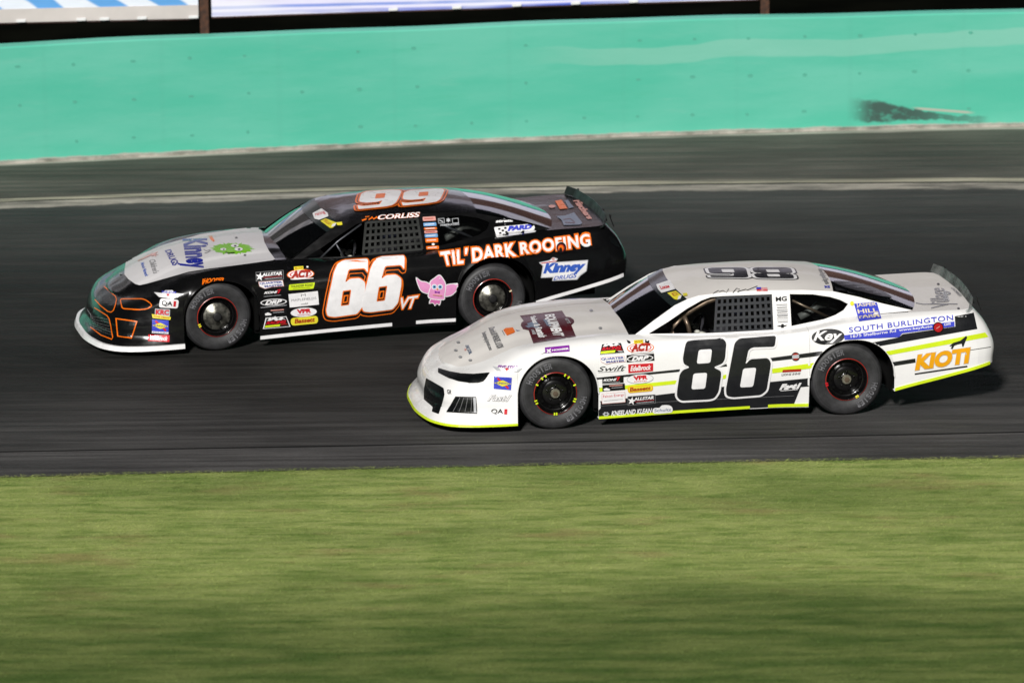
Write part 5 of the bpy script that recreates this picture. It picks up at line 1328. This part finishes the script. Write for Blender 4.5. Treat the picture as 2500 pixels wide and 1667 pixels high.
L = Lg(W, 'd'); L.text('QA', [(712, 1274), (816, 1276), (812, 1324), (708, 1322)], 'k', .02); L.text('1', [(826, 1276), (850, 1276), (848, 1322), (822, 1322)], 'r', .06); L.done()
L = Lg(W, 'd'); L.rect([(1177, 746), (1390, 725), (1392, 778), (1182, 796)], 'v', 2); L.poly([(1190, 765), (1206, 760), (1212, 768), (1222, 756), (1232, 756), (1224, 772), (1234, 788), (1218, 790), (1212, 780), (1204, 792), (1190, 794), (1202, 776)], 'w'); L.text('HOOSIER', [(1240, 764), (1386, 746), (1386, 764), (1240, 780)], 'w', .05); L.done()
# hood of the white car
L = Lg(W, 'd', 'hood_picture'); fz = lambda x, y: (499+x/2.3569, 356.4+y/2.3569)     # from the closer view of the hood
L.poly([fz(*p) for p in [(1085, 268), (1950, 165), (2030, 290), (2120, 300), (2190, 350), (2200, 400), (2140, 460), (2235, 690), (1360, 832), (1265, 565), (1150, 540), (1105, 470), (1120, 410), (1165, 375)]], 'm', 3, step=15)
L.poly([fz(*p) for p in [(1190, 480), (1260, 470), (1230, 430), (1330, 400), (1420, 370), (1470, 440), (1490, 520), (1420, 530), (1340, 500), (1260, 520)]], 'bluegrey', 2, step=20); L.poly([fz(*p) for p in [(1560, 350), (1680, 340), (1740, 440), (1700, 500), (1640, 470)]], 'bluegrey', 2, step=20)
L.text('EQUIPMENT', [fz(1790, 235), fz(2005, 690), fz(1735, 690), fz(1560, 262)], 'w', .05); L.text('Sales & Rentals', [fz(1400, 275), fz(1660, 722), fz(1470, 722), fz(1300, 300)], 'w', .04); L.text('BETTYS', [fz(2060, 330), fz(2140, 430), fz(2060, 435), fz(2010, 345)], 'lg', .02); L.text('& MORE', [fz(1380, 560), fz(1430, 660), fz(1350, 662), fz(1320, 565)], 'lg', .02); L.done('maroon picture with white words on the hood')
L = Lg(W, 'd', 'hood_picture'); L.poly([fz(*p) for p in [(745, 560), (800, 520), (945, 508), (990, 595), (960, 620), (825, 672)]], 'o', 3, step=20); L.line([fz(725, 570), fz(775, 665)], 6, 'gy'); L.poly([fz(*p) for p in [(990, 560), (1040, 570), (1100, 572), (1030, 582)]], 'db', step=20); L.done()
L = Lg(W, 'd', 'hood_lettering'); L.text('Derrick M WENZEL & SON', [fz(570, 490), fz(765, 905), fz(620, 942), fz(440, 520)], 'gy', .03); L.text('bettysequipment.com', [fz(400, 590), fz(540, 950), fz(440, 990), fz(280, 632)], 'gy', .03); L.done('grey lettering across the nose of the hood')
L = Lg(W, 'd', 'hood_lettering'); L.text('FIVE STAR', [(515, 725), (548, 790), (520, 808), (482, 728)], 'bluegrey', .03); L.poly(star(488, 765, 14, 6), 'sal'); L.done()
for x, y in ((426, 700), (404, 770), (444, 828), (530, 856), (1580, 424), (1660, 577)):
    L = Lg(W, 'd', 'hood_pin'); L.poly(circ(x, y, 16, 10), 'gy', step=12); L.poly(circ(x, y, 10, 6), 'lg', step=12); L.poly(circ(x, y, 4, 3), 'k', step=12); L.done()
# roof edge and tail
L = Lg(W, 'f', 'roof_lettering'); L.text('New England Sports', [(385, 132), (455, 262), (395, 270), (330, 132)], 'gy', .03); L.text('X2', [(445, 278), (452, 302), (404, 300), (398, 280)], 'b', .05); L.done()
L = Lg(W, 'f', 'deck_lettering'); L.text('Village', [(1330, 478), (1315, 300), (1480, 300), (1548, 440)], 'gy', .01, .25); L.line([(1195, 430), (1260, 442), (1420, 440), (1560, 440)], 6, 'gy'); L.text('CANNERY', [(1440, 420), (1432, 322), (1470, 322), (1492, 415)], 'lg', .02); L.text('VERMONT', [(1575, 375), (1500, 300), (1522, 296), (1606, 372)], 'gy', .02); L.done('grey script across the tail')
for x, y in ((1392, 266), (1568, 478)):
    L = Lg(W, 'f', 'hood_pin'); L.poly(circ(x, y, 12, 8), 'ink', step=12); L.done()
L = Lg(W, 'f', 'rear_window_slot'); L.poly(spline2([(478, 240), (590, 243), (730, 262), (870, 312), (995, 378), (900, 372), (800, 350), (680, 322), (560, 288)], 2), 'lens', step=24); L.done('dark slot in the rear window'); L = Lg(W, 'f', 'rear_window_slot'); L.poly([(492, 292), (560, 310), (660, 350), (600, 345), (500, 328)], 'lens', step=20); L.done()
